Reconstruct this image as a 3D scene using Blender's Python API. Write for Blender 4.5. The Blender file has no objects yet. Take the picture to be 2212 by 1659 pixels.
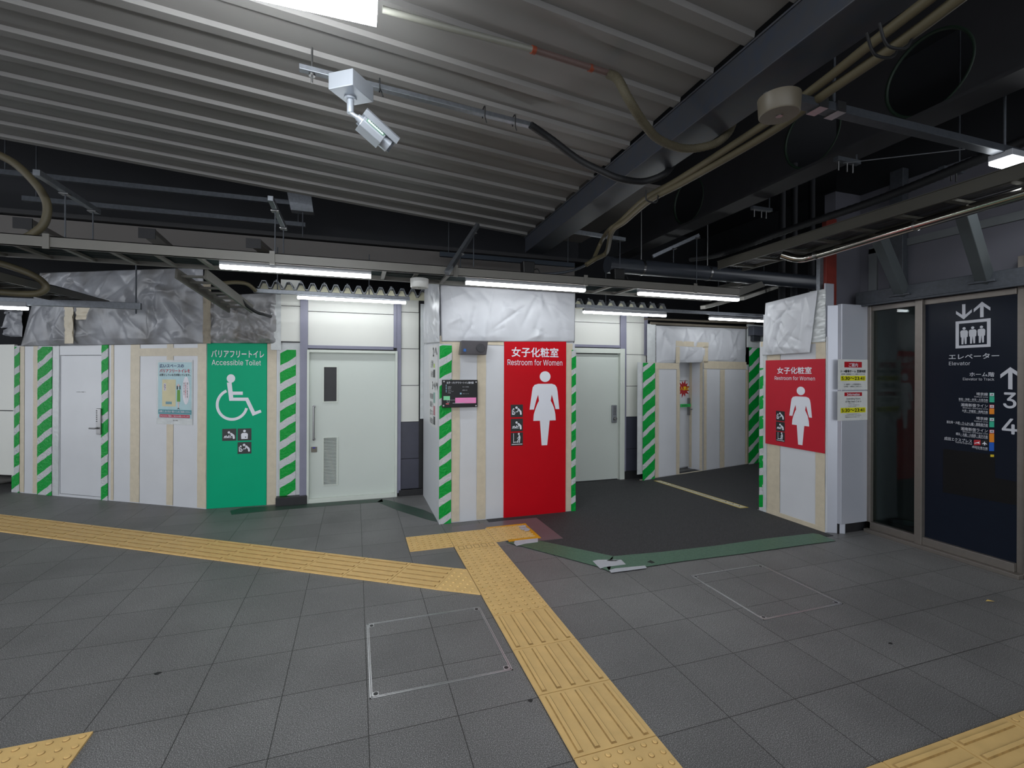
import bpy, bmesh, math, random
from mathutils import Vector, Matrix, noise
R = math.radians
sc = bpy.context.scene
COL = sc.collection

# ------------------------------------------------------------------ camera, world, exposure
F_PX, CY, ROLL, EYE, YAW = 1020.0, 806.0, 0.004, 1.6, R(18.3)
cam_d = bpy.data.cameras.new('camera')
cam = bpy.data.objects.new('camera', cam_d)
COL.objects.link(cam)
cam_d.sensor_width = 36.0
cam_d.lens = F_PX / 2212.0 * 36.0
cam_d.shift_y = -(829.5 - CY) / 2212.0
cam_d.clip_start = 0.05
cam.matrix_world = Matrix.Translation((0, 0, EYE)) @ Matrix.Rotation(-YAW, 4, 'Z') @ Matrix.Rotation(R(90), 4, 'X') @ Matrix.Rotation(ROLL, 4, 'Z')
sc.camera = cam
sc.view_settings.view_transform = 'Standard'
sc.view_settings.look = 'None'
sc.view_settings.gamma = 1.0
sc.view_settings.use_curve_mapping = False
sc.view_settings.exposure = 0.0
w = bpy.data.worlds.new('world'); sc.world = w
w.use_nodes = True
w.node_tree.nodes['Background'].inputs[0].default_value = (0.90, 0.94, 1.0, 1)
w.node_tree.nodes['Background'].inputs[1].default_value = 2.1
try:
    sc.cycles.use_denoising = True
    sc.cycles.max_bounces = 8
    sc.cycles.sample_clamp_indirect = 6.0
except Exception:
    pass
LAMP = 23.5        # radiance of the LED diffusers

# ------------------------------------------------------------------ measuring helpers
SA, CA = math.sin(YAW), math.cos(YAW)
def ray(u, v):
    x = (u - 1106) / F_PX; y = -(v - CY) / F_PX
    c, s = math.cos(ROLL), math.sin(ROLL)
    x, z = x * c - y * s, x * s + y * c
    return Vector((x * CA + SA, -x * SA + CA, z))
def onz(u, v, z=0.0):
    d = ray(u, v); return Vector((0, 0, EYE)) + d * ((z - EYE) / d.z)
def onb(u, v, b):
    d = ray(u, v); return Vector((0, 0, EYE)) + d * (b / d.y)
def ona(u, v, a):
    d = ray(u, v); return Vector((0, 0, EYE)) + d * (a / d.x)
def Z(ox, oy, s):
    return lambda x, y: (ox + x / s, oy + y / s)
z1 = Z(0, 560, 2.9625); z2 = Z(420, 560, 2.861); z3 = Z(900, 560, 2.765); z4 = Z(1220, 560, 2.7646); z5 = Z(1600, 560, 2.369)

class Fr:
    """vertical plane through two ground points; local x to the right, local y into the wall, local z up"""
    def __init__(s, p0, p1):
        s.o = Vector((p0[0], p0[1], 0)); s.ang = math.atan2(p1[1] - p0[1], p1[0] - p0[0])
        s.x = Vector((math.cos(s.ang), math.sin(s.ang), 0)); s.y = Vector((-math.sin(s.ang), math.cos(s.ang), 0))
        s.len = math.hypot(p1[0] - p0[0], p1[1] - p0[1])
    def loc(s, u, v, y=0.0):
        d = ray(u, v); e = Vector((0, 0, EYE)); o = s.o + s.y * y
        t = (o - e).dot(s.y) / d.dot(s.y); p = e + d * t
        q = p - s.o
        return (q.dot(s.x), p.z)
    def world(s, x, y, z=0):
        return s.o + s.x * x + s.y * y + Vector((0, 0, z))
    def rect(s, a, b, y=0.0):
        x0, _ = s.loc(a[0], a[1], y); x1, _ = s.loc(b[0], b[1], y); um = (a[0] + b[0]) / 2
        za = s.loc(um, a[1], y)[1]; zb = s.loc(um, b[1], y)[1]
        return min(x0, x1), max(x0, x1), min(za, zb), max(za, zb)

# ------------------------------------------------------------------ object helpers
def tag(o, label=None, cat=None, group=None, kind=None):
    if label: o['label'] = label
    if cat: o['category'] = cat
    if group: o['group'] = group
    if kind: o['kind'] = kind
    return o
def thing(name, label, cat, loc=(0, 0, 0), rz=0.0, group=None):
    o = bpy.data.objects.new(name, None); COL.objects.link(o)
    o.location = loc; o.rotation_euler = (0, 0, rz); o.empty_display_size = 0.1
    return tag(o, label, cat, group)
def thing_on(F, name, label, cat, x=0, z=0, y=0, group=None):
    return thing(name, label, cat, F.world(x, y, z), F.ang, group)
class MB:
    def __init__(s): s.v = []; s.f = []; s.m = []; s.s = []
    def add(s, vs, fs, m=0, sm=False):
        n = len(s.v); s.v += [tuple(p) for p in vs]
        for f in fs: s.f.append([i + n for i in f]); s.m.append(m); s.s.append(sm)
        return s
    def box(s, x0, x1, y0, y1, z0, z1, m=0):
        vs = [(x0, y0, z0), (x1, y0, z0), (x1, y1, z0), (x0, y1, z0), (x0, y0, z1), (x1, y0, z1), (x1, y1, z1), (x0, y1, z1)]
        return s.add(vs, [(0, 3, 2, 1), (4, 5, 6, 7), (0, 1, 5, 4), (1, 2, 6, 5), (2, 3, 7, 6), (3, 0, 4, 7)], m)
    def hexa(s, q, d, m=0):
        """quad q (4 points) extruded by vector d"""
        d = Vector(d); vs = [Vector(p) for p in q] + [Vector(p) + d for p in q]
        return s.add(vs, [(0, 3, 2, 1), (4, 5, 6, 7), (0, 1, 5, 4), (1, 2, 6, 5), (2, 3, 7, 6), (3, 0, 4, 7)], m)
    def prism(s, poly, y0, y1, m=0):
        n = len(poly); vs = [(x, y0, z) for x, z in poly] + [(x, y1, z) for x, z in poly]
        fs = [list(range(n)), list(range(2 * n - 1, n - 1, -1))] + [(i, (i + 1) % n, n + (i + 1) % n, n + i) for i in range(n)]
        return s.add(vs, fs, m)
    def slab(s, poly, z0, z1, m=0):
        n = len(poly); vs = [(p[0], p[1], z0) for p in poly] + [(p[0], p[1], z1) for p in poly]
        fs = [list(range(n)), list(range(2 * n - 1, n - 1, -1))] + [(i, (i + 1) % n, n + (i + 1) % n, n + i) for i in range(n)]
        return s.add(vs, fs, m)
    def bar(s, p0, p1, w_, h, up=(0, 0, 1), m=0):
        p0 = Vector(p0); p1 = Vector(p1); d = (p1 - p0).normalized(); up = Vector(up)
        sd = d.cross(up)
        if sd.length < 1e-4: sd = Vector((1, 0, 0))
        sd.normalize(); up = sd.cross(d); q = [p0 + sd * a * w_ / 2 + up * b * h / 2 for a, b in ((-1, -1), (1, -1), (1, 1), (-1, 1))]
        return s.hexa(q, p1 - p0, m)
    def tube(s, pts, r, n=12, m=0, cap=True, rib=0.0):
        pts = [Vector(p) for p in pts]; k = len(pts); vs = []; pu = None
        for i, p in enumerate(pts):
            d = (pts[min(i + 1, k - 1)] - pts[max(i - 1, 0)]).normalized()
            if pu is None:
                pu = Vector((0, 0, 1)) if abs(d.z) < 0.9 else Vector((1, 0, 0))
            sd = d.cross(pu).normalized(); pu = sd.cross(d).normalized()
            rr = (r[i] if isinstance(r, (list, tuple)) else r) * (1 + (rib if i % 2 else 0))
            vs += [p + (sd * math.cos(2 * math.pi * j / n) + pu * math.sin(2 * math.pi * j / n)) * rr for j in range(n)]
        fs = [(i * n + j, i * n + (j + 1) % n, (i + 1) * n + (j + 1) % n, (i + 1) * n + j) for i in range(k - 1) for j in range(n)]
        s.add(vs, fs, m, True)
        if cap:
            s.add(vs[:n], [list(range(n))], m); s.add(vs[-n:], [list(range(n))], m)
        return s
    def disc(s, cx, cz, r, y0, y1, m=0, n=28, rz=None):
        rz = rz or r
        return s.prism([(cx + r * math.cos(2 * math.pi * i / n), cz + rz * math.sin(2 * math.pi * i / n)) for i in range(n)], y0, y1, m)
    def build(s, name, mats, parent=None, bevel=0.0, kind=None, label=None, smooth=False):
        me = bpy.data.meshes.new(name); me.from_pydata([tuple(v) for v in s.v], [], s.f)
        mats = mats if isinstance(mats, (list, tuple)) else [mats]
        for m in mats: me.materials.append(m)
        for p, mi, sm in zip(me.polygons, s.m, s.s): p.material_index = mi; p.use_smooth = sm or smooth
        bm = bmesh.new(); bm.from_mesh(me); bmesh.ops.remove_doubles(bm, verts=bm.verts, dist=1e-6) if smooth else None
        bmesh.ops.recalc_face_normals(bm, faces=bm.faces); bm.to_mesh(me); bm.free()
        o = bpy.data.objects.new(name, me); COL.objects.link(o)
        if parent: o.parent = parent
        if bevel:
            b = o.modifiers.new('bevel', 'BEVEL'); b.width = bevel; b.segments = 2; b.limit_method = 'ANGLE'
        if kind: o['kind'] = kind
        if label: o['label'] = label
        return o
def smooth_path(pts, k=8):
    pts = [Vector(p) for p in pts]; P = [pts[0]] + pts + [pts[-1]]; out = []
    for i in range(1, len(P) - 2):
        for j in range(k):
            t = j / k; a, b, c, d = P[i - 1:i + 3]
            out.append(0.5 * ((2 * b) + (c - a) * t + (2 * a - 5 * b + 4 * c - d) * t * t + (-a + 3 * b - 3 * c + d) * t ** 3))
    out.append(pts[-1]); return out
def copy_tree(o, parent=None):
    c = o.copy(); COL.objects.link(c); c.parent = parent
    for ch in list(o.children): copy_tree(ch, c)
    return c

# ------------------------------------------------------------------ materials
def lin(c):
    return tuple(((x / 255) / 12.92 if x / 255 <= 0.04045 else ((x / 255 + 0.055) / 1.055) ** 2.4) for x in c) + (1.0,)
MATS = {}
def pm(name, c, rough=0.5, metal=0.0, var=0.06, scale=8.0, bump=0.0, bscale=60.0, spec=0.5, c2=None, coords='Object', detail=4, thr=None):
    """procedural paint / metal / plastic: base colour broken up by noise, optional fine bump"""
    if name in MATS: return MATS[name]
    m = bpy.data.materials.new(name); m.use_nodes = True; nt = m.node_tree; b = nt.nodes['Principled BSDF']
    b.inputs['Roughness'].default_value = rough; b.inputs['Metallic'].default_value = metal
    b.inputs['Specular IOR Level'].default_value = spec
    tc = nt.nodes.new('ShaderNodeTexCoord'); n = nt.nodes.new('ShaderNodeTexNoise')
    n.inputs['Scale'].default_value = scale; n.inputs['Detail'].default_value = detail
    nt.links.new(tc.outputs[coords], n.inputs['Vector'])
    r = nt.nodes.new('ShaderNodeValToRGB'); a = lin(c)
    if c2 is None:
        lo = tuple(x * (1 - var) for x in a[:3]) + (1,); hi = tuple(min(1, x * (1 + var)) for x in a[:3]) + (1,)
        r.color_ramp.elements[0].position = 0.3; r.color_ramp.elements[1].position = 0.7
    else:
        lo, hi = a, lin(c2); p0, p1 = thr or (0.5, 0.7)
        r.color_ramp.elements[0].position = p0; r.color_ramp.elements[1].position = p1
    r.color_ramp.elements[0].color = lo; r.color_ramp.elements[1].color = hi
    nt.links.new(n.outputs['Fac'], r.inputs['Fac']); nt.links.new(r.outputs['Color'], b.inputs['Base Color'])
    if bump:
        n2 = nt.nodes.new('ShaderNodeTexNoise'); n2.inputs['Scale'].default_value = bscale; n2.inputs['Detail'].default_value = 3
        nt.links.new(tc.outputs[coords], n2.inputs['Vector'])
        bp = nt.nodes.new('ShaderNodeBump'); bp.inputs['Strength'].default_value = bump; bp.inputs['Distance'].default_value = 0.01
        nt.links.new(n2.outputs['Fac'], bp.inputs['Height']); nt.links.new(bp.outputs['Normal'], b.inputs['Normal'])
    MATS[name] = m; return m
def emit(name, c, s):
    m = bpy.data.materials.new(name); m.use_nodes = True; nt = m.node_tree
    for n in list(nt.nodes):
        if n.type == 'BSDF_PRINCIPLED': nt.nodes.remove(n)
    e = nt.nodes.new('ShaderNodeEmission'); e.inputs[0].default_value = c; e.inputs[1].default_value = s
    nt.links.new(e.outputs[0], nt.nodes['Material Output'].inputs[0]); return m
def math_node(nt, op, a, b=None, c=None):
    n = nt.nodes.new('ShaderNodeMath'); n.operation = op
    for i, x in enumerate((a, b, c)):
        if x is None: continue
        if isinstance(x, (int, float)): n.inputs[i].default_value = x
        else: nt.links.new(x, n.inputs[i])
    return n.outputs[0]

def floor_material():
    m = bpy.data.materials.new('granite_tiles'); m.use_nodes = True; nt = m.node_tree; L = nt.links.new
    b = nt.nodes['Principled BSDF']; tc = nt.nodes.new('ShaderNodeTexCoord'); sp = nt.nodes.new('ShaderNodeSeparateXYZ')
    L(tc.outputs['Object'], sp.inputs[0])
    def line(out, off):
        x = math_node(nt, 'SUBTRACT', out, off - 40.0); x = math_node(nt, 'DIVIDE', x, 0.4); f = math_node(nt, 'FRACT', x)
        d = math_node(nt, 'MINIMUM', f, math_node(nt, 'SUBTRACT', 1.0, f)); return math_node(nt, 'LESS_THAN', d, 0.0055), math_node(nt, 'FLOOR', x)
    lx, ix = line(sp.outputs['X'], 0.06); ly, iy = line(sp.outputs['Y'], 0.17)
    g = math_node(nt, 'MAXIMUM', lx, ly)
    cv = nt.nodes.new('ShaderNodeCombineXYZ'); L(ix, cv.inputs[0]); L(iy, cv.inputs[1])
    wn = nt.nodes.new('ShaderNodeTexWhiteNoise'); L(cv.outputs[0], wn.inputs['Vector'])
    n1 = nt.nodes.new('ShaderNodeTexNoise'); n1.inputs['Scale'].default_value = 240; n1.inputs['Detail'].default_value = 2; n1.inputs['Roughness'].default_value = 0.8
    n2 = nt.nodes.new('ShaderNodeTexNoise'); n2.inputs['Scale'].default_value = 1.6; n2.inputs['Detail'].default_value = 5
    for n in (n1, n2): L(tc.outputs['Object'], n.inputs['Vector'])
    r = nt.nodes.new('ShaderNodeValToRGB'); e = r.color_ramp.elements
    e[0].position = 0.32; e[0].color = (0.05, 0.0495, 0.0495, 1); e[1].position = 0.66; e[1].color = (0.52, 0.51, 0.505, 1)
    x = e.new(0.55); x.color = (0.175, 0.173, 0.172, 1)
    L(n1.outputs['Fac'], r.inputs['Fac'])
    t = math_node(nt, 'MULTIPLY_ADD', wn.outputs['Value'], 0.14, 0.86)
    d = math_node(nt, 'MULTIPLY_ADD', n2.outputs['Fac'], 0.75, 0.62); t = math_node(nt, 'MULTIPLY', t, d)
    mx = nt.nodes.new('ShaderNodeMix'); mx.data_type = 'RGBA'; mx.blend_type = 'MULTIPLY'; mx.inputs['Factor'].default_value = 1.0
    L(r.outputs['Color'], mx.inputs['A']); L(t, mx.inputs['B'])
    m2 = nt.nodes.new('ShaderNodeMix'); m2.data_type = 'RGBA'; L(g, m2.inputs['Factor']); L(mx.outputs['Result'], m2.inputs['A']); m2.inputs['B'].default_value = (0.028, 0.027, 0.026, 1)
    L(m2.outputs['Result'], b.inputs['Base Color'])
    b.inputs['Roughness'].default_value = 0.52
    bp = nt.nodes.new('ShaderNodeBump'); bp.inputs['Strength'].default_value = 0.18; bp.inputs['Distance'].default_value = 0.004
    h = math_node(nt, 'SUBTRACT', math_node(nt, 'MULTIPLY', n1.outputs['Fac'], 0.3), g); L(h, bp.inputs['Height']); L(bp.outputs['Normal'], b.inputs['Normal'])
    return m
def stripe_material(name, period, phase, slope=0.62, frac=0.36, green=(0, 156, 58)):
    """green barrier tape crossed by silvery slanting stripes, slightly uneven"""
    m = bpy.data.materials.new(name); m.use_nodes = True; nt = m.node_tree; L = nt.links.new; b = nt.nodes['Principled BSDF']
    tc = nt.nodes.new('ShaderNodeTexCoord'); sp = nt.nodes.new('ShaderNodeSeparateXYZ'); L(tc.outputs['Object'], sp.inputs[0])
    n = nt.nodes.new('ShaderNodeTexNoise'); n.inputs['Scale'].default_value = 5.0; L(tc.outputs['Object'], n.inputs['Vector'])
    x = math_node(nt, 'MULTIPLY_ADD', sp.outputs['X'], -slope, sp.outputs['Z'])
    x = math_node(nt, 'MULTIPLY_ADD', n.outputs['Fac'], 0.05, x)
    f = math_node(nt, 'FRACT', math_node(nt, 'ADD', math_node(nt, 'DIVIDE', x, period), phase + 20)); s_ = math_node(nt, 'LESS_THAN', f, frac)
    mx = nt.nodes.new('ShaderNodeMix'); mx.data_type = 'RGBA'; L(s_, mx.inputs['Factor']); mx.inputs['A'].default_value = lin(green); mx.inputs['B'].default_value = lin((196, 198, 200))
    L(mx.outputs['Result'], b.inputs['Base Color']); b.inputs['Roughness'].default_value = 0.38; b.inputs['Specular IOR Level'].default_value = 0.25
    w_ = nt.nodes.new('ShaderNodeTexNoise'); w_.inputs['Scale'].default_value = 22; w_.inputs['Detail'].default_value = 3; w_.inputs['Distortion'].default_value = 1.2
    L(tc.outputs['Object'], w_.inputs['Vector'])
    bp = nt.nodes.new('ShaderNodeBump'); bp.inputs['Strength'].default_value = 0.55; bp.inputs['Distance'].default_value = 0.02
    L(w_.outputs['Fac'], bp.inputs['Height']); L(bp.outputs['Normal'], b.inputs['Normal']); return m
def glass_material():
    m = bpy.data.materials.new('pane_glass'); m.use_nodes = True; nt = m.node_tree
    for n in list(nt.nodes):
        if n.type == 'BSDF_PRINCIPLED': nt.nodes.remove(n)
    g = nt.nodes.new('ShaderNodeBsdfGlossy'); g.inputs['Roughness'].default_value = 0.015
    t = nt.nodes.new('ShaderNodeBsdfTransparent'); t.inputs['Color'].default_value = (0.62, 0.68, 0.67, 1)
    fr = nt.nodes.new('ShaderNodeFresnel'); fr.inputs['IOR'].default_value = 1.45
    ad = math_node(nt, 'MULTIPLY', fr.outputs[0], 0.5)
    mx = nt.nodes.new('ShaderNodeMixShader'); nt.links.new(ad, mx.inputs[0]); nt.links.new(t.outputs[0], mx.inputs[1]); nt.links.new(g.outputs[0], mx.inputs[2])
    nt.links.new(mx.outputs[0], nt.nodes['Material Output'].inputs[0]); return m

white = pm('white_board', (206, 208, 212), 0.32, var=0.03, scale=3)
beige = pm('masking_tape_film', (203, 192, 170), 0.4, var=0.06, scale=14, bump=0.15, bscale=30)
film = pm('clear_film', (196, 200, 200), 0.22, var=0.06, scale=10, bump=0.5, bscale=16)
cream = pm('cream_wall_panel', (216, 217, 210), 0.35, var=0.02, scale=2)
mullion_m = pm('mauve_grey_metal', (128, 128, 146), 0.4, var=0.05)
darktile = pm('dark_wall_tile', (62, 63, 76), 0.4, var=0.08)
blackb = pm('black_skirting', (30, 30, 33), 0.45, var=0.2)
doorp = pm('pale_green_door_paint', (200, 207, 200), 0.38, var=0.015, scale=2)
doorf = pm('door_frame_paint', (206, 212, 203), 0.38, var=0.02)
steel = pm('brushed_steel', (150, 150, 150), 0.28, 1.0, var=0.05, scale=30)
galv = pm('galvanised_steel', (120, 124, 130), 0.42, 0.7, var=0.12, scale=40)
dgalv = pm('dull_galvanised_steel', (72, 76, 82), 0.5, 0.5, var=0.15, scale=30)
black = pm('black_plastic', (14, 14, 15), 0.4, var=0.1)
rubber = pm('black_cable_sheath', (18, 19, 22), 0.6, var=0.2)
redm = pm('red_sign_film', (192, 4, 22), 0.4, spec=0.2, var=0.03, scale=3)
redm2 = pm('red_sign_paper', (186, 34, 50), 0.5, spec=0.3, var=0.04, scale=4)
greenm = pm('green_sign_film', (0, 168, 122), 0.4, spec=0.15, var=0.03, scale=3)
icon_dark = pm('dark_icon_film', (38, 42, 42), 0.4)
icon_white = pm('white_print', (226, 228, 236), 0.4, var=0.01)
ltext = pm('grey_white_print', (188, 190, 198), 0.4, var=0.01)
ink = pm('black_print', (18, 18, 20), 0.5)
floor_m = floor_material()
asphalt = pm('dark_grit_sheet', (40, 40, 42), 0.72, scale=150, c2=(66, 66, 69), thr=(0.42, 0.62), bump=0.5, bscale=220)
yellow = pm('yellow_tactile_resin', (230, 192, 124), 0.5, var=0.07, scale=9, bump=0.06, bscale=200)
yellow_d = pm('worn_yellow_resin', (188, 150, 78), 0.5, var=0.10, scale=20)
deckm = pm('grey_painted_deck', (124, 122, 120), 0.5, var=0.04, scale=3)
beam_m = pm('grey_painted_beam', (54, 56, 62), 0.5, scale=14, c2=(48, 54, 66), thr=(0.45, 0.7))
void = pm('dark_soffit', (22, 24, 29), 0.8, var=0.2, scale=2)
girder_m = pm('dark_girder_paint', (34, 34, 37), 0.6, var=0.1)
fascia_m = pm('taupe_painted_fascia', (100, 96, 93), 0.6, var=0.05, scale=2)
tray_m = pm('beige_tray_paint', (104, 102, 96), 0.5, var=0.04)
conduit_m = pm('beige_conduit', (84, 77, 57), 0.55, var=0.05)
lamp_e2 = emit('bright_led_diffuser', (0.93, 0.97, 1.0, 1), LAMP * 2.4)
lamp_e = emit('led_diffuser', (0.93, 0.97, 1.0, 1), LAMP)
lamp_body = pm('white_lamp_housing', (150, 152, 156), 0.4, var=0.02)

# ------------------------------------------------------------------ room shell
def struct(name, mb, mats, parent=None, bevel=0.0):
    o = mb.build(name, mats, parent, bevel)
    if not parent: o['kind'] = 'structure'
    return o
struct('floor', MB().box(-14, 9, -6, 13, -0.12, 0), floor_m)
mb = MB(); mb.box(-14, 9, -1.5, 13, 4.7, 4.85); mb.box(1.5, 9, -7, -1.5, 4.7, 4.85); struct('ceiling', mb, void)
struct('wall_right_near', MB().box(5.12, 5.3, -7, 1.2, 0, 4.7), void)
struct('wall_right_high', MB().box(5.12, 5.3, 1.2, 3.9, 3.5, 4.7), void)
B = 6.28                                         # back wall line
W = Fr((0, B), (1, B))
def wr(p, q, y=0): return W.rect(p, q, y)
# back wall: cream panels above, dark tiles below, open joints between
mb = MB()
_wx = W.loc(661, 900)[0]; _wm = W.loc(606, 700)[0]; _we = W.loc(1397, 800)[0]; mb.box(_wx, _we, 0.02, 0.14, 0, 2.62, 2); mb.box(_wm, _wx, 0.02, 0.14, W.loc(630, 740)[1], 2.62, 2)
def wpanel(p, q, m=0):
    x0, x1, zl, zh = wr(p, q); mb.box(x0 + 0.004, x1 - 0.004, 0, 0.03, zl + 0.004, zh - 0.004, m)
for a, b in (((606, 604), (650, 661)), ((606, 661), (650, 738)), ((664, 640), (852, 676)), ((664, 676), (852, 748)),
             ((864, 640), (905, 674.6)), ((864, 674.6), (905, 753.3)), ((864, 753.3), (905, 832.6)), ((864, 832.6), (905, 911.3)),
             ((1240, 655), (1340, 697)), ((1240, 697), (1340, 746)), ((1349, 664), (1392, 697)), ((1349, 697), (1392, 766)), ((1349, 766), (1396, 834)), ((1349, 834), (1396, 900))):
    wpanel(a, b)
for a, b in (((864, 911.3), (905, 990.6)), ((864, 990.6), (905, 1056)), ((1345, 900), (1396, 969)), ((1345, 969), (1396, 1017))):
    wpanel(a, b, 1)
wall = struct('wall_back', mb, [cream, darktile, blackb])
wall.matrix_world = Matrix.Translation(W.o) @ Matrix.Rotation(W.ang, 4, 'Z')
def on_wall(name, mb_, mats, bevel=0.0):
    o = struct(name, mb_, mats, None, bevel); o.matrix_world = Matrix.Translation(W.o); return o
ntr = [0]
def trim(p, q, y0=-0.03, y1=0.03, mat=None):
    ntr[0] += 1; x0, x1, zl, zh = wr(p, q)
    return on_wall('trim_%d' % ntr[0], MB().box(x0, x1, y0, y1, zl, zh), mat or mullion_m, 0.004)
trim((649, 640), (656, 1078)); trim((656.5, 640), (664.0, 1078)); trim((665, 747.5), (850, 754.5))
trim((850.5, 640), (857, 752)); trim((857.5, 640), (865, 1064)); trim((1339, 660), (1344.5, 1036)); trim((1345, 660), (1350, 1033))
trim((1239, 745), (1338, 750.5)); trim((1391.5, 660), (1397, 768))
x0, x1, zl, zh = wr((861, 1056), (921, 1070)); on_wall('baseboard_back', MB().box(x0, x1, -0.035, 0.03, 0.0, zh), blackb, 0.004)
x0, x1, zl, zh = wr((1345, 1016), (1392, 1034)); on_wall('baseboard_back', MB().box(x0, x1, -0.035, 0.03, 0.0, zh), blackb, 0.004)
x0, x1, zl, zh = wr((597, 1070.5), (664, 1086)); on_wall('baseboard_back', MB().box(x0, x1, -0.07, 0.03, 0.0, zh), blackb, 0.004)

# door 1: wide sliding door with window, grille and bar handle
d1 = bpy.data.objects.new('door_1', None); COL.objects.link(d1); d1.location = W.o; d1['kind'] = 'structure'
ox0, ox1, _, oz1 = wr((664, 757), (857, 1080)); ix0, ix1, _, iz1 = wr((669, 763), (852, 1080))
mb = MB(); mb.box(ox0, ix0, -0.05, 0.06, 0, oz1); mb.box(ix1, ox1, -0.05, 0.06, 0, oz1); mb.box(ix0, ix1, -0.05, 0.06, iz1, oz1); mb.box(ix0, ix1, -0.05, 0.05, 0, 0.05)
mb.build('door_frame', doorf, d1, 0.004)
mb = MB(); lx0, lx1, _, lz1 = wr((670, 765), (851, 1070))
wx0, wx1, wz0, wz1 = wr((700, 793), (727, 867)); gx0, gx1, gz0, gz1 = wr((699.5, 946), (728, 1047))
# leaf pieced round the window and the grille
mb.box(ix0, wx0, 0.012, 0.05, 0.05, iz1); mb.box(wx1, ix1, 0.012, 0.05, 0.05, iz1)
mb.box(wx0, wx1, 0.012, 0.05, wz1, iz1); mb.box(wx0, wx1, 0.012, 0.05, gz1, wz0); mb.box(wx0, wx1, 0.012, 0.05, 0.05, gz0)
leaf = mb.build('door_leaf', doorp, d1)
mb = MB()
for (a, b, c, d, wd) in ((wx0, wx1, wz0, wz1, 0.014), (gx0, gx1, gz0, gz1, 0.011)):
    mb.box(a - wd, a, -0.0, 0.02, c - wd, d + wd); mb.box(b, b + wd, 0.0, 0.02, c - wd, d + wd); mb.box(a, b, 0.0, 0.02, d, d + wd); mb.box(a, b, 0.0, 0.02, c - wd, c)
mb.build('leaf_trim', doorf, d1)
pane_m = pm('wired_glass', (66, 66, 70), 0.15, var=0.25, scale=260)
MB().box(wx0, wx1, 0.022, 0.028, wz0, wz1).build('window_pane', pane_m, d1, label='dark wired glass pane')
mb = MB(); n = 33
for i in range(n):
    z = gz0 + (gz1 - gz0) * (i + 0.5) / n; h = (gz1 - gz0) / n
    mb.hexa([(gx0, 0.008, z - h * 0.42), (gx1, 0.008, z - h * 0.42), (gx1, 0.024, z + h * 0.25), (gx0, 0.024, z + h * 0.25)], (0, 0.0015, 0.002))
mb.box(gx0, gx1, 0.04, 0.046, gz0, gz1, 1)
mb.build('louver_grille', [doorp, black], d1)
hx, hz1 = W.loc(678.3, 878); _, hz0 = W.loc(678.3, 949)
mb = MB(); mb.tube(smooth_path([(hx, 0.012, hz0), (hx, -0.04, hz0 + 0.004), (hx, -0.048, hz0 + 0.03), (hx, -0.048, hz1 - 0.03), (hx, -0.04, hz1 - 0.004), (hx, 0.012, hz1)], 5), 0.0115)
mb.tube([(hx, 0.012, hz0), (hx, 0.004, hz0)], 0.019); mb.tube([(hx, 0.012, hz1), (hx, 0.004, hz1)], 0.019)
mb.build('door_handle', steel, d1, label='chrome vertical bar handle')
x0, x1, zl, zh = wr((672, 965.5), (684.6, 977)); lk = MB().box(x0, x1, 0.0, 0.014, zl, zh).build('lock_plate', pm('lock_plate', (108, 104, 96), 0.35, 0.8), d1, 0.002)
xc = (x0 + x1) / 2
MB().prism([(xc - 0.018, zh - 0.004), (xc + 0.018, zh - 0.004), (xc + 0.012, zh - 0.018), (xc - 0.012, zh - 0.018)], -0.002, 0.002).build('lock_window', pm('blue_print', (40, 40, 150)), lk)

# door 2: plain swing door with key pad
d2 = bpy.data.objects.new('door_2', None); COL.objects.link(d2); d2.location = W.o; d2['kind'] = 'structure'
ox0, ox1, _, oz1 = wr((1155, 751.7), (1345.5, 1036)); ix0, ix1, _, iz1 = wr((1165, 762.5), (1335.5, 1036))
mb = MB(); mb.box(ox0, ix0, -0.05, 0.05, 0, oz1); mb.box(ix1, ox1, -0.05, 0.05, 0, oz1); mb.box(ix0, ix1, -0.05, 0.05, iz1, oz1)
mb.box(ix1 - 0.012, ix1 - 0.003, -0.01, 0.02, 0, iz1 - 0.003); mb.build('door_frame', doorf, d2, 0.004)
MB().box(ix0, ix1 - 0.012, 0.0, 0.019, 0.012, iz1 - 0.012).build('door_leaf', doorp, d2, 0.002)
x0, x1, zl, zh = wr((1320.5, 875), (1330.5, 913)); kp = MB().box(x0, x1, -0.03, 0.0, zl, zh).build('keypad_lock', pm('lock_grey', (132, 136, 140), 0.4, 0.5), d2, 0.006)
mb = MB()
for i in range(6):
    for j in range(2):
        cx = x0 + (x1 - x0) * (0.34 + 0.32 * j); cz = zh - (zh - zl) * (0.1 + 0.085 * i); mb.disc(cx, cz, 0.0058, -0.035, -0.03, n=10)
mb.build('key_buttons', black, kp)
mb = MB(); cx = (x0 + x1) / 2; cz = zl + (zh - zl) * 0.25; mb.disc(cx, cz, 0.024, -0.07, -0.03); mb.build('knob', steel, kp, 0.004)

# ------------------------------------------------------------------ partial dark rooms behind and above
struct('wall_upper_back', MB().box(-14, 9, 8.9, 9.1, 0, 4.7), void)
struct('wall_far_right', MB().box(7.6, 7.8, 3.6, 9, 0, 4.7), void)

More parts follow.
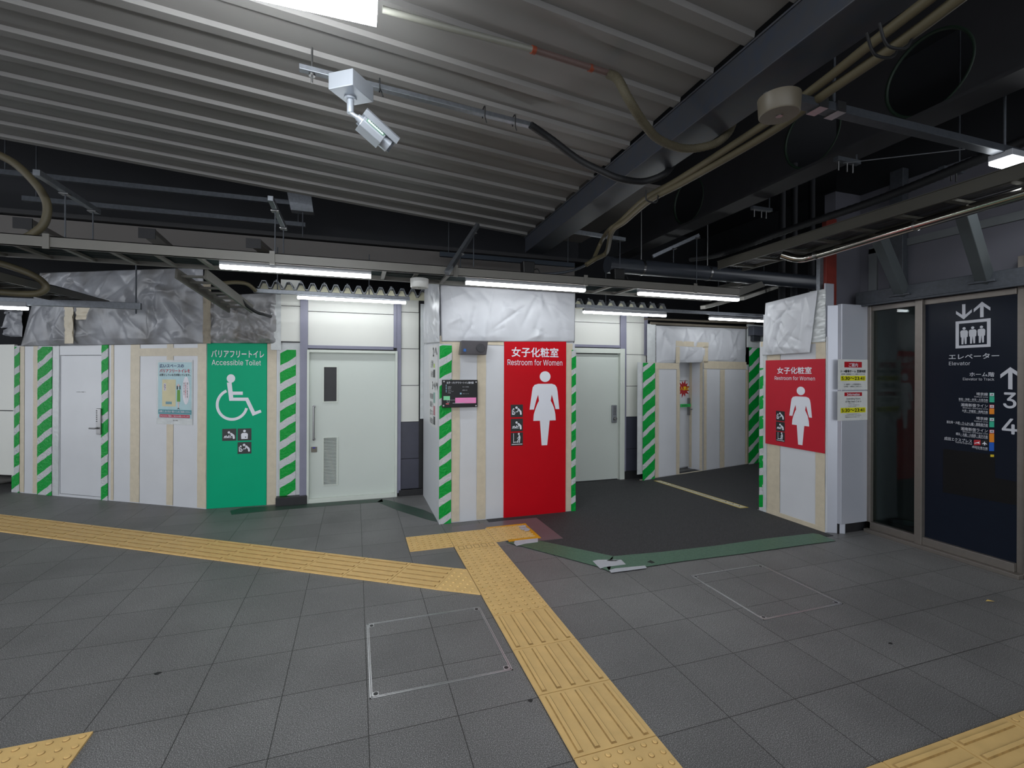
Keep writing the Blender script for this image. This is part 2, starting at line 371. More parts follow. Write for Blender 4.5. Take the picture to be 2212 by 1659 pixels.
# ------------------------------------------------------------------ asphalt area and floor markings
g4 = Z(840, 1080, 2.212); g8 = Z(1030, 1110, 5.672); g1 = Z(1400, 1030, 9.217)
def fp(z, pts, h=0.0): return [tuple(onz(*z(x, y), h))[:2] for x, y in pts]
asp = [(1.36, 4.27), (1.93, 3.47), (2.1, 3.46), (4.42, 3.44), (4.56, 3.44), (4.56, 4.4), (7.55, 4.4), (7.55, 7.6), (4.4, 6.2), (2.5, 6.27), (2.43, 4.98), (1.36, 4.98)]
struct('floor_overlay', MB().slab([(1.36, 4.27), (1.93, 3.47), (2.1, 3.46), (4.50, 3.44), (4.50, 4.4), (7.55, 4.4), (7.55, 7.7), (6.9, 7.0), (4.4, 6.26), (2.43, 6.28), (2.43, 4.98), (1.36, 4.98)], 0.0, 0.004), asphalt)
mauve = pm('mauve_floor_film', (104, 98, 103), 0.35, var=0.05, scale=6)
tag(MB().slab(fp(g4, [(300, 130), (560, 100), (705, 87), (833, 186), (740, 196), (560, 198), (300, 212)]), 0.004, 0.0055).build('floor_sheet', mauve), 'smooth mauve grey floor sheet under the yellow tiles beside the red panel', 'floor sheet')
gtape = pm('green_floor_tape', (62, 98, 78), 0.45, scale=60, c2=(78, 116, 92), thr=(0.3, 0.7), bump=0.3, bscale=40)
tag(MB().slab(fp(g4, [(560, 205), (600, 203), (705, 195), (730, 200), (1072, 272), (1055, 345), (1000, 322), (800, 268), (640, 225)]), 0.0058, 0.0072).build('floor_tape', gtape), 'dark green floor tape running from the yellow tiles to the corner of the dark floor', 'floor tape')
tag(MB().slab(fp(g4, [(1072, 272), (1300, 252), (1560, 222), (1800, 188), (2028, 162), (2060, 168), (2136, 198), (2000, 215), (1700, 258), (1400, 296), (1230, 322), (1055, 345), (1030, 310)]), 0.0058, 0.0072).build('floor_tape', gtape), 'long green floor tape along the front edge of the dark floor', 'floor tape')
tornm = pm('torn_black_patch', (14, 20, 18), 0.7)
for q in ([(1235, 300), (1252, 292), (1272, 304), (1240, 308)], [(1040, 292), (1060, 286), (1100, 297), (1085, 300)]):
    pass
wtape = pm('white_floor_tape', (188, 190, 198), 0.5, var=0.05, scale=40, bump=0.3, bscale=30)
for pts, lab in (([(598, 212), (602, 196), (660, 187), (712, 182), (712, 205), (650, 213), (610, 224)], 'wrinkled white tape patch below the orange edged yellow tile'),
                 ([(974, 296), (1000, 290), (1110, 290), (1132, 312), (1030, 325), (1010, 333)], 'white tape patch with a torn hole on the corner of the green tape'),
                 ([(1052, 340), (1080, 332), (1225, 318), (1232, 330), (1062, 352)], 'narrow strip of white tape at the outer corner of the green tape')):
    o = MB().slab(fp(g4, pts), 0.0074, 0.0088).build('tape_patch', wtape); tag(o, lab, 'tape')
    if 'torn' in lab:
        MB().slab(fp(g4, [(1040, 295), (1052, 289), (1075, 293), (1100, 291), (1085, 297), (1060, 297)]), 0.0089, 0.0092).build('tear', tornm, o)
o = MB().slab(fp(g4, [(1234, 300), (1250, 292), (1272, 303), (1256, 307)]), 0.0073, 0.008).build('torn_flap', tornm); tag(o, 'small black torn flap lifted on the long green floor tape', 'torn tape')
# warning strip on the dark floor
q = fp(g1, [(108, 82), (245, 80), (2005, 618), (1830, 632)])
ws = MB().slab(q, 0.0045, 0.0055).build('warning_strip', pm('strip_yellow', (206, 180, 70), 0.5)); tag(ws, 'long cream and yellow warning strip with small writing stuck on the dark floor', 'warning strip')
a0, a1, b1, b0 = [Vector((p[0], p[1], 0.0056)) for p in q]
def lerp2(s, t): return (a0.lerp(b0, s)).lerp(a1.lerp(b1, s), t)
MB().slab([tuple(lerp2(s, t))[:2] for s, t in ((0.012, 0.14), (0.988, 0.14), (0.988, 0.86), (0.012, 0.86))], 0.0056, 0.006).build('printed_face', pm('strip_cream', (206, 200, 178), 0.5), ws)
mb = MB()
for i in range(6):                                         # chevron arrows at both ends
    s = (0.06, 0.12, 0.18, 0.80, 0.87, 0.93)[i]
    p = [lerp2(s, 0.25), lerp2(s + 0.018, 0.5), lerp2(s, 0.75), lerp2(s + 0.008, 0.75), lerp2(s + 0.028, 0.5), lerp2(s + 0.008, 0.25)]
    MB().slab([tuple(x)[:2] for x in p], 0.006, 0.0063).build('arrow', ink, ws)
cu = bpy.data.curves.new('t', 'FONT'); cu.body = '関係者以外立入禁止 STAFF ONLY 関係者以外立入禁止'; ob = bpy.data.objects.new('t', cu); COL.objects.link(ob); bpy.context.view_layer.update()
me = bpy.data.meshes.new_from_object(ob.evaluated_get(bpy.context.evaluated_depsgraph_get())); bpy.data.objects.remove(ob)
xs = [v.co.x for v in me.vertices]; ys = [v.co.y for v in me.vertices]
for v in me.vertices:
    q_ = lerp2(0.22 + 0.55 * (v.co.x - min(xs)) / (max(xs) - min(xs)), 0.75 - 0.5 * (v.co.y - min(ys)) / (max(ys) - min(ys))); v.co = (q_.x, q_.y, 0.0062)
me.materials.clear(); me.materials.append(ink); o = bpy.data.objects.new('lettering', me); COL.objects.link(o); o.parent = ws
# faint green tape near door 1
tag(MB().slab(fp(z2, [(220, 1555), (300, 1535), (700, 1512), (1000, 1492), (1160, 1482), (1165, 1500), (1000, 1512), (700, 1535), (400, 1562), (230, 1580)]), 0.0005, 0.0018).build('floor_tape', pm('faded_green_tape', (44, 74, 58), 0.5, c2=(58, 66, 62), thr=(0.4, 0.65), scale=20)), 'faded green floor tape lying in front of the wide door', 'floor tape')
tag(MB().slab(fp(z2, [(1160, 1482), (1230, 1498), (1420, 1550), (1505, 1590), (1508, 1625), (1440, 1610), (1250, 1550), (1130, 1500)]), 0.0005, 0.0018).build('floor_tape', MATS['faded_green_tape']), 'faded green floor tape slanting towards the left foot of the map board hoarding', 'floor tape')

# ------------------------------------------------------------------ tactile paving
TH = 0.009
dirt_shade = pm('worn_shaded_edge', (160, 126, 72), 0.6, var=0.25, scale=40)  # sides of bars and dots: dirt plus edge shadow painted into the brown
def tile_base(w_, d, h=TH): return MB().box(0.0022, w_ - 0.0022, 0.0022, d - 0.0022, 0.0, h)
def dot_mesh(w_=0.4, d=0.4, nx=7, ny=7):
    mb = tile_base(w_, d)
    for i in range(nx):
        for j in range(ny):
            cx = w_ * (i + 0.5) / nx; cy = d * (j + 0.5) / ny; n = 12; vs = []
            for r_, z in ((0.0135, TH + 0.0001), (0.0115, TH + 0.003), (0.0075, TH + 0.0052)):
                vs += [(cx + r_ * math.cos(2 * math.pi * k / n), cy + r_ * math.sin(2 * math.pi * k / n), z) for k in range(n)]
            fs = [(a * n + k, a * n + (k + 1) % n, (a + 1) * n + (k + 1) % n, (a + 1) * n + k) for a in range(2) for k in range(n)]
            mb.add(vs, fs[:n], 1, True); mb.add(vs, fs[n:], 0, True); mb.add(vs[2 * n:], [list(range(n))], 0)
    return mb
def bar_mesh(w_=0.4, d=0.4, along='y', n=5):
    mb = tile_base(w_, d)
    for i in range(n):
        c = (w_ if along == 'y' else d) * (i + 0.5) / n; L_ = (d if along == 'y' else w_); e0, e1 = 0.018, L_ - 0.018
        def pt(s, t): return (c + t, s) if along == 'y' else (s, c + t)
        lo = [pt(e0, -0.014), pt(e1, -0.014), pt(e1, 0.014), pt(e0, 0.014)]; hi = [pt(e0 + 0.006, -0.009), pt(e1 - 0.006, -0.009), pt(e1 - 0.006, 0.009), pt(e0 + 0.006, 0.009)]
        vs = [(x, y, TH) for x, y in lo] + [(x, y, TH + 0.0055) for x, y in hi]
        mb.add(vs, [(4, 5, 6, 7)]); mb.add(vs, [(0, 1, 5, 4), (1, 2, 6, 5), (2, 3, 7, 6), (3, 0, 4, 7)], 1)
    return mb
protos = {}
def tactile(kind, mb_fn, loc, rz, label, group=None, cat='tactile tile', mat=None):
    if kind not in protos:
        o = mb_fn().build('tactile_tile', [mat or yellow, dirt_shade]); protos[kind] = o
    else:
        o = protos[kind].copy(); COL.objects.link(o)
        for k in list(o.keys()): del o[k]
    o.location = loc; o.rotation_euler = (0, 0, rz); tag(o, label, cat, group); return o
CS = 'yellow tactile tiles of the central strip'
rows = [(1.37, 'd', 'yellow dotted tactile tile at the very bottom of the central strip'),
        (1.77, 'b', 'nearest yellow ribbed tactile tile of the central strip'),
        (2.17, 'b', 'middle one of the three yellow ribbed tiles in the central strip'),
        (2.57, 'b', 'farthest of the three yellow ribbed tiles in the central strip'),
        (2.97, 'd', 'yellow dotted tile just beyond the ribbed tiles of the central strip'),
        (3.37, 'd', 'yellow dotted tile where the left diagonal strip joins the central strip'),
        (3.77, 'd', 'yellow dotted tile just before the small patch of rectangles')]
for b_, k, lab in rows:
    tactile(k + '44', (dot_mesh if k == 'd' else bar_mesh), (0.862, b_, 0), 0, lab, CS)
# small patch with five rectangles
o = tile_base(0.4, 0.105).build('tactile_tile', yellow); o.location = (0.862, 4.172, 0); tag(o, 'narrow yellow tile with a row of rectangle outlines across the central strip', 'tactile tile', CS)
mb = MB()
for i in range(5):
    x = 0.03 + i * 0.072
    for a, b, c, d in ((0, 0.05, 0, 0.004), (0, 0.05, 0.077, 0.081), (0, 0.004, 0, 0.081), (0.046, 0.05, 0, 0.081)): mb.box(x + a, x + b, 0.012 + c, 0.012 + d, TH, TH + 0.0008)
mb.build('groove_lines', pm('brown_groove', (120, 92, 48), 0.7), o)
tactile('t1', lambda: dot_mesh(0.4, 0.375), (0.462, 4.282, 0), 0, 'yellow dotted tile at the left arm of the far crossing', CS)
tactile('t1', None, (0.862, 4.282, 0), 0, 'yellow dotted tile in the middle of the far crossing', CS)
o = tactile('t3', lambda: dot_mesh(0.43, 0.40), (1.262, 4.282, 0), 0, 'orange edged dotted tile with torn white bits at the right arm of the crossing', CS)
mb = MB(); mb.box(0.02, 0.45, 0.385, 0.42, 0.001, TH + 0.0015); mb.box(0.40, 0.445, 0.0, 0.42, 0.001, TH + 0.0012); mb.box(0.12, 0.445, -0.035, 0.008, 0.001, TH + 0.001)
mb.build('orange_edging', pm('orange_tape', (222, 160, 30), 0.45, var=0.1, scale=30), o)
mb = MB()
for pts in ([(503, 172), (590, 155), (612, 172), (540, 188)], [(518, 198), (600, 180), (640, 200), (560, 214)], [(575, 205), (650, 200), (645, 222), (590, 232)]):
    mb.slab([(p[0] - 1.262, p[1] - 4.282) for p in fp(g8, pts)], TH + 0.0055, TH + 0.0065)
mb.build('white_scrap', wtape, o)
# left diagonal strip
S0 = onz(92, 1123.06); S1 = onz(888, 1217.9); dd = (S1 - S0); step = dd.length / 11; ang = math.atan2(dd.y, dd.x); ux = Vector((math.cos(ang), math.sin(ang), 0)); uy = Vector((-math.sin(ang), math.cos(ang), 0))
wdt = 0.385
DS = 'yellow ribbed tiles of the left diagonal strip'
NTH = ['at the left edge of the photo', 'second from the left edge', 'third from the left edge', 'fourth from the left edge', 'fifth from the left edge', 'sixth from the left edge', 'seventh from the left edge', 'seventh before the central strip', 'sixth before the central strip', 'fifth before the central strip', 'fourth before the central strip', 'third before the central strip', 'second before the slanted dotted tile', 'touching the slanted dotted tile']
for i in range(-2, 12):
    p = S0 + ux * step * i - uy * wdt
    tactile('diag', lambda: bar_mesh(step, wdt, 'x', 5), p, ang, 'yellow ribbed tile in the long diagonal strip, ' + NTH[i + 2], DS)
pe = S0 + ux * step * 12
poly = [(pe.x, pe.y), (pe.x - uy.x * wdt, pe.y - uy.y * wdt), (0.858, 3.30), (0.858, 3.75)]
mb = MB().slab(poly, 0, TH)
for i in range(7):
    for j in range(7):
        c = pe + ux * (0.03 + 0.058 * i) - uy * (0.03 + 0.055 * j)
        if c.x < 0.84 and c.y > 3.33 and c.y < 3.74:
            n = 10; vs = []
            for r_, z in ((0.0125, TH), (0.0075, TH + 0.005)): vs += [(c.x + r_ * math.cos(2 * math.pi * k / n), c.y + r_ * math.sin(2 * math.pi * k / n), z) for k in range(n)]
            mb.add(vs, [(k, (k + 1) % n, n + (k + 1) % n, n + k) for k in range(n)] + [list(range(n, 2 * n))])
tag(mb.build('tactile_tile', yellow), 'slanted dotted yellow tile joining the diagonal strip to the central strip', 'tactile tile')
# lower left and lower right strips
tactile('d44', None, (-1.495, 2.165, 0), 0, 'yellow dotted tactile tile cut off by the lower left corner of the photo', None)
rs = 'yellow ribbed tiles of the strip in the lower right corner'
for i, a in enumerate((1.66, 2.062, 2.464)):
    tactile('bx', lambda: bar_mesh(0.4, 0.4, 'x'), (a, 0.965, 0), 0, ('leftmost yellow ribbed tile of the lower right strip, cut by the bottom edge', 'middle yellow ribbed tile of the lower right strip', 'yellow ribbed tile beside the dotted one in the lower right strip')[i], rs)
tactile('d44', None, (2.866, 0.965, 0), 0, 'yellow dotted tactile tile at the far right end of the lower right strip', None)

# ------------------------------------------------------------------ floor hatches
hatch_m = pm('hatch_frame_steel', (186, 186, 188), 0.3, 0.85, var=0.08, scale=30)
hatch_tile = floor_m
def hatch(c, label):
    xs = [p.x for p in c]; ys = [p.y for p in c]
    x0 = (c[0].x + c[3].x) / 2; x1 = (c[1].x + c[2].x) / 2; y1 = (c[0].y + c[1].y) / 2; y0 = (c[2].y + c[3].y) / 2
    t = thing('floor_hatch', label, 'floor hatch', (x0, y0, 0)); w_ = x1 - x0; d = y1 - y0
    mb = MB()
    for a, b, e, f in ((0, w_, 0, 0.006), (0, w_, d - 0.006, d), (0, 0.006, 0, d), (w_ - 0.006, w_, 0, d), (0.009, w_ - 0.009, 0.009, 0.014), (0.009, w_ - 0.009, d - 0.014, d - 0.009), (0.009, 0.014, 0.009, d - 0.009), (w_ - 0.014, w_ - 0.009, 0.009, d - 0.009)):
        mb.box(a, b, e, f, 0.0, 0.003)
    mb.build('frame', hatch_m, t)
    for sx in (0.014, w_ - 0.044):
        for sy in (0.014, d - 0.044): MB().box(sx, sx + 0.03, sy, sy + 0.03, 0.0, 0.0025).build('corner_plate', hatch_m, t)
    for sx in (0.029, w_ - 0.029):
        for sy in (0.029, d - 0.029):
            MB().tube([(sx, sy, 0.0026), (sx, sy, 0.0034)], 0.0115, 14).build('key_cap', black, t)
hatch([onz(794, 1347), onz(1038, 1312), onz(1107, 1449), onz(796, 1510)], 'square steel framed floor hatch left of the central yellow strip')
hatch([onz(1490, 1243), onz(1641, 1221), onz(1826, 1305), onz(1648, 1339)], 'square steel framed floor hatch on the right half of the floor')
lf = onz(2139, 1300)
tag(MB().add([(lf.x - 0.03, lf.y + 0.012, 0.004), (lf.x - 0.005, lf.y + 0.012, 0.012), (lf.x + 0.03, lf.y - 0.012, 0.004), (lf.x, lf.y - 0.012, 0.009)], [(0, 1, 3), (1, 2, 3)]).build('paper_scrap', pm('dry_leaf', (206, 176, 96), 0.6)), 'tiny dry yellow leaf lying alone on the floor at the right', 'leaf')

# ------------------------------------------------------------------ hoardings, tapes, plastic covers
def strip(parent, F, p, q, y, th, name, mat, lean=0.0, bevel=0.0, label=None, z0=None):
    """flat rectangular piece on plane F; p,q opposite corners seen in the photo"""
    x0, x1, zl, zh = F.rect(p, q, y)
    if z0 is not None: zl = z0
    o = MB().box(x0, x1, y - th, y, zl, zh).build(name, mat, parent, bevel)
    if label: o['label'] = label
    return o
def wavy(x0, x1, zl, zh, y, amp, seed, nz=60, nx=5, th=0.003):
    """thin tape / film with small wrinkles, real thickness"""
    rnd = random.Random(seed); mb = MB(); vs = []
    for k in range(nz + 1):
        for i in range(nx + 1):
            z = zl + (zh - zl) * k / nz; x = x0 + (x1 - x0) * i / nx
            d = noise.noise(Vector((x * 18 + seed, z * 26, seed * 1.7))) * amp
            ex = (noise.noise(Vector((seed, z * 6, i * 3.1))) * 0.004) if i in (0, nx) else 0
            vs.append((x + ex, y - th - abs(d), z))
    N = nx + 1; fs = [(k * N + i, k * N + i + 1, (k + 1) * N + i + 1, (k + 1) * N + i) for k in range(nz) for i in range(nx)]
    mb.add(vs, fs, 0, True)
    mb.add([(x0, y, zl), (x1, y, zl), (x1, y, zh), (x0, y, zh)], [(0, 1, 2, 3)])
    return mb
nstripe = [0]
def hazard(parent, F, p, q, y, period, phase, name='striped_tape', slope=0.62, frac=0.36, z0=None):
    x0, x1, zl, zh = F.rect(p, q, y); nstripe[0] += 1
    if z0 is not None: zl = z0
    o = wavy(0, x1 - x0, zl, zh, 0, 0.006, nstripe[0]).build(name, stripe_material('striped_tape_%d' % nstripe[0], period, phase, slope, frac), parent)
    o.location = (x0, y, 0); return o
def sheet(parent, F, quad, y, name, mat, seed, amp=0.03, nx=90, ny=60, creases=28, top_pins=0, base_bulge=0.02, lean=0.0, wmin=0.012, nz=0.35):
    """crumpled plastic cover: quad = TL,TR,BR,BL photo points on the plane; folds are real relief"""
    c = [F.loc(u, v, y) for u, v in quad]; rnd = random.Random(seed)
    W_ = abs(c[1][0] - c[0][0]); H_ = abs(c[0][1] - c[3][1]) + 1e-6
    ls = []
    for k in range(creases):
        if top_pins and k < top_pins * 3:
            s0 = ((k // 3) + 0.5) / top_pins; t0 = 1.0; a = rnd.uniform(-1.25, 1.25) if k % 3 else rnd.uniform(-0.3, 0.3); L_ = rnd.uniform(0.5, 1.1)
        else:
            s0 = rnd.random(); t0 = rnd.random(); a = rnd.gauss(0.45, 0.7); L_ = rnd.uniform(0.25, 0.8)
        ls.append((s0 * W_, t0 * H_, math.sin(a), -math.cos(a), L_ * H_, wmin * rnd.uniform(1, 4.5), rnd.choice((-1, 1)) * rnd.uniform(0.35, 1)))
    vs = []
    for j in range(ny + 1):
        for i in range(nx + 1):
            s = i / nx; t = j / ny
            top = ((1 - s) * c[0][0] + s * c[1][0], (1 - s) * c[0][1] + s * c[1][1]); bot = ((1 - s) * c[3][0] + s * c[2][0], (1 - s) * c[3][1] + s * c[2][1])
            x = (1 - t) * bot[0] + t * top[0]; z = (1 - t) * bot[1] + t * top[1]; px, pz = s * W_, t * H_; d = 0
            for (lx, lz, dx, dz, L_, wd, am) in ls:
                u_ = (px - lx) * dx + (pz - lz) * dz; v_ = (px - lx) * dz - (pz - lz) * dx
                if -0.1 < u_ < L_ + 0.1:
                    e = math.exp(-abs(v_) / wd); fade = max(0, min(1, min(u_ / (0.15 * L_) + 0.6, (L_ - u_) / (0.4 * L_)))); d += am * e * fade
            nn = noise.fractal(Vector((px * 1.8 + seed, pz * 1.2, seed)), 1.1, 2.0, 4)
            edge = min(1, min(s, 1 - s, t * 1.0, (1 - t)) * 10 + 0.25)
            vs.append((x, y - 0.004 - base_bulge * math.sin(math.pi * s) * math.sin(math.pi * t) - lean * t - amp * edge * (0.6 + 0.75 * d + nz * nn), z))
    N = nx + 1; mb = MB(); mb.add(vs, [(j * N + i, j * N + i + 1, (j + 1) * N + i + 1, (j + 1) * N + i) for j in range(ny) for i in range(nx)], 0, True)
    o = mb.build(name, mat, parent)
    so = o.modifiers.new('thick', 'SOLIDIFY'); so.thickness = 0.0015; so.offset = 1
    return o

try:
    import os
    LATIN = bpy.data.fonts.load(os.path.join(bpy.utils.system_resource('DATAFILES'), 'fonts', 'Inter.woff2'))
except Exception:
    LATIN = None
def glyph_mesh(body, spacing=1.0):
    """outlines of the lettering filled contour by contour, so that overlapping strokes stay solid"""
    from mathutils.geometry import tessellate_polygon
    cu = bpy.data.curves.new('t', 'FONT'); cu.body = body; cu.size = 1; cu.resolution_u = 3; cu.space_character = spacing; cu.fill_mode = 'NONE'
    if LATIN and all(ord(ch) < 0x250 for ch in body): cu.font = LATIN
    ob = bpy.data.objects.new('t', cu); COL.objects.link(ob); bpy.context.view_layer.update()
    me = bpy.data.meshes.new_from_object(ob.evaluated_get(bpy.context.evaluated_depsgraph_get()))
    bpy.data.objects.remove(ob); bpy.data.curves.remove(cu)
    nxt = {}
    for e in me.edges:
        a, b = e.vertices; nxt.setdefault(a, []).append(b); nxt.setdefault(b, []).append(a)
    seen = set(); loops = []
    for st in range(len(me.vertices)):
        if st in seen or st not in nxt: continue
        lp = [st]; seen.add(st); cur = st; first = min(nxt[st])
        cur = first if first == st + 1 else nxt[st][0]
        while cur not in seen:
            lp.append(cur); seen.add(cur); c = [k for k in nxt[cur] if k not in seen]
            if not c: break
            cur = c[0]
        if len(lp) > 2: loops.append([(me.vertices[k].co.x, me.vertices[k].co.y) for k in lp])
    bpy.data.meshes.remove(me)
    def area(l): return sum(a[0] * b[1] - b[0] * a[1] for a, b in zip(l, l[1:] + l[:1])) / 2
    def inside(p, l):
        r = False
        for a, b in zip(l, l[1:] + l[:1]):
            if (a[1] > p[1]) != (b[1] > p[1]) and p[0] < (b[0] - a[0]) * (p[1] - a[1]) / (b[1] - a[1]) + a[0]: r = not r
        return r
    if not loops: return [], []
    ar = [area(l) for l in loops]; big = max(range(len(loops)), key=lambda k: abs(ar[k])); sg = 1 if ar[big] > 0 else -1
    outs = [k for k in range(len(loops)) if ar[k] * sg > 0]; holes_ = [k for k in range(len(loops)) if ar[k] * sg <= 0]
    vs = []; fs = []; ly = 0
    for o_ in outs:
        ly = (ly + 1) % 5
        polys = [loops[o_]] + [loops[h] for h in holes_ if inside(loops[h][0], loops[o_]) and inside(loops[h][len(loops[h]) // 2], loops[o_])]
        base = len(vs)
        for p_ in polys: vs += [(x, y, ly * 0.00004) for x, y in p_]
        for t_ in tessellate_polygon([[Vector((x, y, 0)) for x, y in p_] for p_ in polys]): fs.append([base + k for k in t_])
    return vs, fs
def text(F, parent, s, p, q, y, mat, name='lettering', bold=0.0, spacing=1.0, ext=0.0008, rot=0):
    """lettering fitted to the rectangle p..q (photo points on plane F at depth y)"""
    g, fs = glyph_mesh(s, spacing)
    xs = [v[0] for v in g]; ys = [v[1] for v in g]; mx0, mx1, my0, my1 = min(xs), max(xs), min(ys), max(ys)
    um = (p[0] + q[0]) / 2; vm = (p[1] + q[1]) / 2
    x0 = F.loc(p[0], vm, y)[0]; x1 = F.loc(q[0], vm, y)[0]; zt = F.loc(um, p[1], y)[1]; zb = F.loc(um, q[1], y)[1]
    kx = (x1 - x0) / (mx1 - mx0 + 1e-9); kz = (zt - zb) / (my1 - my0 + 1e-9); mb = MB(); yy = y - ext
    sh = [(0, 0)] if not bold else [(0, 0), (1, 0), (-1, 0), (0, 1), (0, -1)]
    for n_, (a, b) in enumerate(sh):
        mb.add([(x0 + (v[0] - mx0 + a * bold) * kx, yy - n_ * 0.0002 - v[2], zb + (v[1] - my0 + b * bold) * kz) for v in g], fs)
    o = mb.build(name, mat, parent); return o
def thick(mb, pts, wd, y0, y1, m=0, jn=True):
    """stroke of constant width through 2D points"""
    for a, b in zip(pts, pts[1:]):
        y0 -= 0.00006
        dx, dz = b[0] - a[0], b[1] - a[1]; L_ = math.hypot(dx, dz) or 1; nx_, nz_ = -dz / L_ * wd / 2, dx / L_ * wd / 2
        mb.prism([(a[0] + nx_, a[1] + nz_), (b[0] + nx_, b[1] + nz_), (b[0] - nx_, b[1] - nz_), (a[0] - nx_, a[1] - nz_)], y0, y1, m)
    if jn:
        for p in pts: y0 -= 0.00006; mb.disc(p[0], p[1], wd / 2, y0, y1, m, 12)
def icon(kind, parent, x0, x1, zl, zh, y):
    """dark square tile with a pale pictogram"""
    t = MB().box(x0, x1, y - 0.0015, y, zl, zh).build('icon_tile', icon_dark, parent)
    w_, h = x1 - x0, zh - zl
    N = lambda p: (x0 + p[0] * w_, zh - p[1] * h)
    mb = MB(); ya, yb = y - 0.0025, y - 0.0015
    def st(pts, wd): thick(mb, [N(p) for p in pts], wd * w_, ya, yb)
    def dc(c, r): mb.disc(*N(c), r * w_, ya, yb, n=18)
    if kind == 'changing':
        dc((.475, .30), .09); st([(.63, .42), (.80, .58), (.82, .78)], .15); st([(.69, .55), (.54, .64)], .06); st([(.12, .735), (.64, .735)], .045)
        dc((.2, .64), .06); st([(.28, .57), (.33, .67), (.45, .67), (.48, .54)], .06)
    elif kind == 'ostomate':
        dc((.5, .21), .10); mb.prism([N(p) for p in ((.27, .87), (.25, .5), (.29, .41), (.38, .365), (.62, .365), (.71, .41), (.75, .5), (.73, .87))], ya, yb)
        mb.prism([N(p) for p in ((.51, .72), (.555, .695), (.58, .65), (.605, .695), (.65, .72), (.605, .745), (.58, .79), (.555, .745))], ya - 0.001, ya - 0.0002, 1)
    elif kind == 'seat':
        dc((.47, .24), .095); st([(.62, .36), (.81, .57), (.83, .76)], .14); st([(.6, .38), (.57, .57), (.42, .58)], .06)
        st([(.13, .42), (.13, .76)], .06); st([(.14, .76), (.29, .76)], .09); dc((.23, .35), .065); st([(.24, .5), (.24, .6), (.36, .68)], .06)
    elif kind == 'board':
        st([(.23, .06), (.23, .76)], .035); st([(.25, .72), (.6, .71)], .055); dc((.66, .1), .08); st([(.7, .26), (.72, .42)], .14)
        st([(.66, .3), (.63, .38), (.54, .43)], .05); st([(.69, .45), (.59, .58), (.57, .74)], .07); st([(.74, .45), (.71, .75)], .075); mb.box(*[N((.08, 0))[0], N((.95, 0))[0]], ya, yb, N((0, .91))[1], N((0, .86))[1])
    mb.build('pictogram', [icon_white, icon_dark], t)
    return t
WOMAN = [(803, 744), (822, 750), (833, 765), (838, 790), (849, 896), (827, 896), (812, 840), (803, 808), (797, 845), (806, 862), (817, 888), (825, 925), (828, 963), (791, 963), (777, 1110), (744, 1110), (733, 963), (694, 963), (697, 925), (707, 890), (718, 862), (727, 845), (722, 808), (711, 840), (697, 896), (672, 896), (686, 790), (690, 765), (701, 750), (722, 744)]
def woman(parent, x0, x1, zl, zh, y, mat):
    N = lambda p: (x0 + (p[0] - 672) / 177 * (x1 - x0), zl + (1110 - p[1]) / 441 * (zh - zl))
    mb = MB().prism([N(p) for p in WOMAN], y - 0.0025, y - 0.001)
    c = N((763, 701)); mb.disc(c[0], c[1], 32 / 177 * (x1 - x0), y - 0.0025, y - 0.001, rz=32 / 441 * (zh - zl), n=36)
    return mb.build('pictogram', mat, parent)

# ---- left angled hoarding
HL = Fr(onz(81, 1067.5), onz(443, 1099.5))
L0 = onz(25, 1062.5)
t = thing_on(HL, 'hoarding', 'long white taped hoarding with a white door, left of the green sign', 'hoarding')
xa = HL.loc(26, 900)[0]; xb = HL.loc(446, 900)[0]; ztop = 0.5 * (HL.loc(100, 748)[1] + HL.loc(400, 740)[1])
dx0, dx1, dz0, dz1 = HL.rect((129.5, 767), (221.5, 1064)); 
mb = MB(); mb.box(xa, dx0, 0, 0.05, 0, ztop); mb.box(dx1, xb, 0, 0.05, 0, ztop); mb.box(dx0, dx1, 0, 0.05, dz1, ztop); mb.box(dx0, dx1, 0.0, 0.05, 0, 0.03)
mb.build('board', white, t)
for i, (a, b) in enumerate(((42, 53), (72, 82), (112, 128), (240, 246), (282, 302), (360.5, 374.7), (427, 446))):
    x0 = HL.loc(a, 900)[0]; x1 = HL.loc(b, 900)[0]
    wavy(x0, x1, 0.01, ztop - 0.005, 0, 0.003, 30 + i).build('masking_tape', beige if i != 2 else film, t)
strip(t, HL, (286, 752), (446, 769), -0.004, 0.002, 'masking_tape', beige)
hazard(t, HL, (27, 749), (42, 1062), -0.004, 0.262, 0.15, z0=0.0)
hazard(t, HL, (82, 749), (112, 1067), -0.005, 0.245, 0.28, z0=0.0)
hazard(t, HL, (220, 745), (233, 1079), -0.006, 0.262, 0.30, z0=0.0)
dr = MB().box(dx0 + 0.004, dx1 - 0.004, 0.008, 0.04, 0.034, dz1 - 0.006).build('door', white, t, 0.002)
text(HL, dr, '立入禁止区域につき御遠慮下さい', z1(488, 846), z1(550, 853), 0.007, ink, bold=0.0)
x0, x1, zl, zh = HL.rect((213, 882), (220, 938)); kp = MB().box(x0, x1 + 0.02, -0.03, 0.008, zl, zh).build('keypad_lock', steel, dr, 0.006)
mb = MB()
for i in range(6): mb.disc(x0 + 0.012, zh - 0.03 - 0.026 * i, 0.006, -0.034, -0.03, n=10)
mb.build('key_buttons', black, kp); mb = MB()
c = HL.loc(206, 924); mb.tube([(x0 + 0.03, -0.03, c[1]), (x0 + 0.03, -0.07, c[1]), (c[0], -0.07, c[1])], 0.01); mb.build('lever', steel, kp)

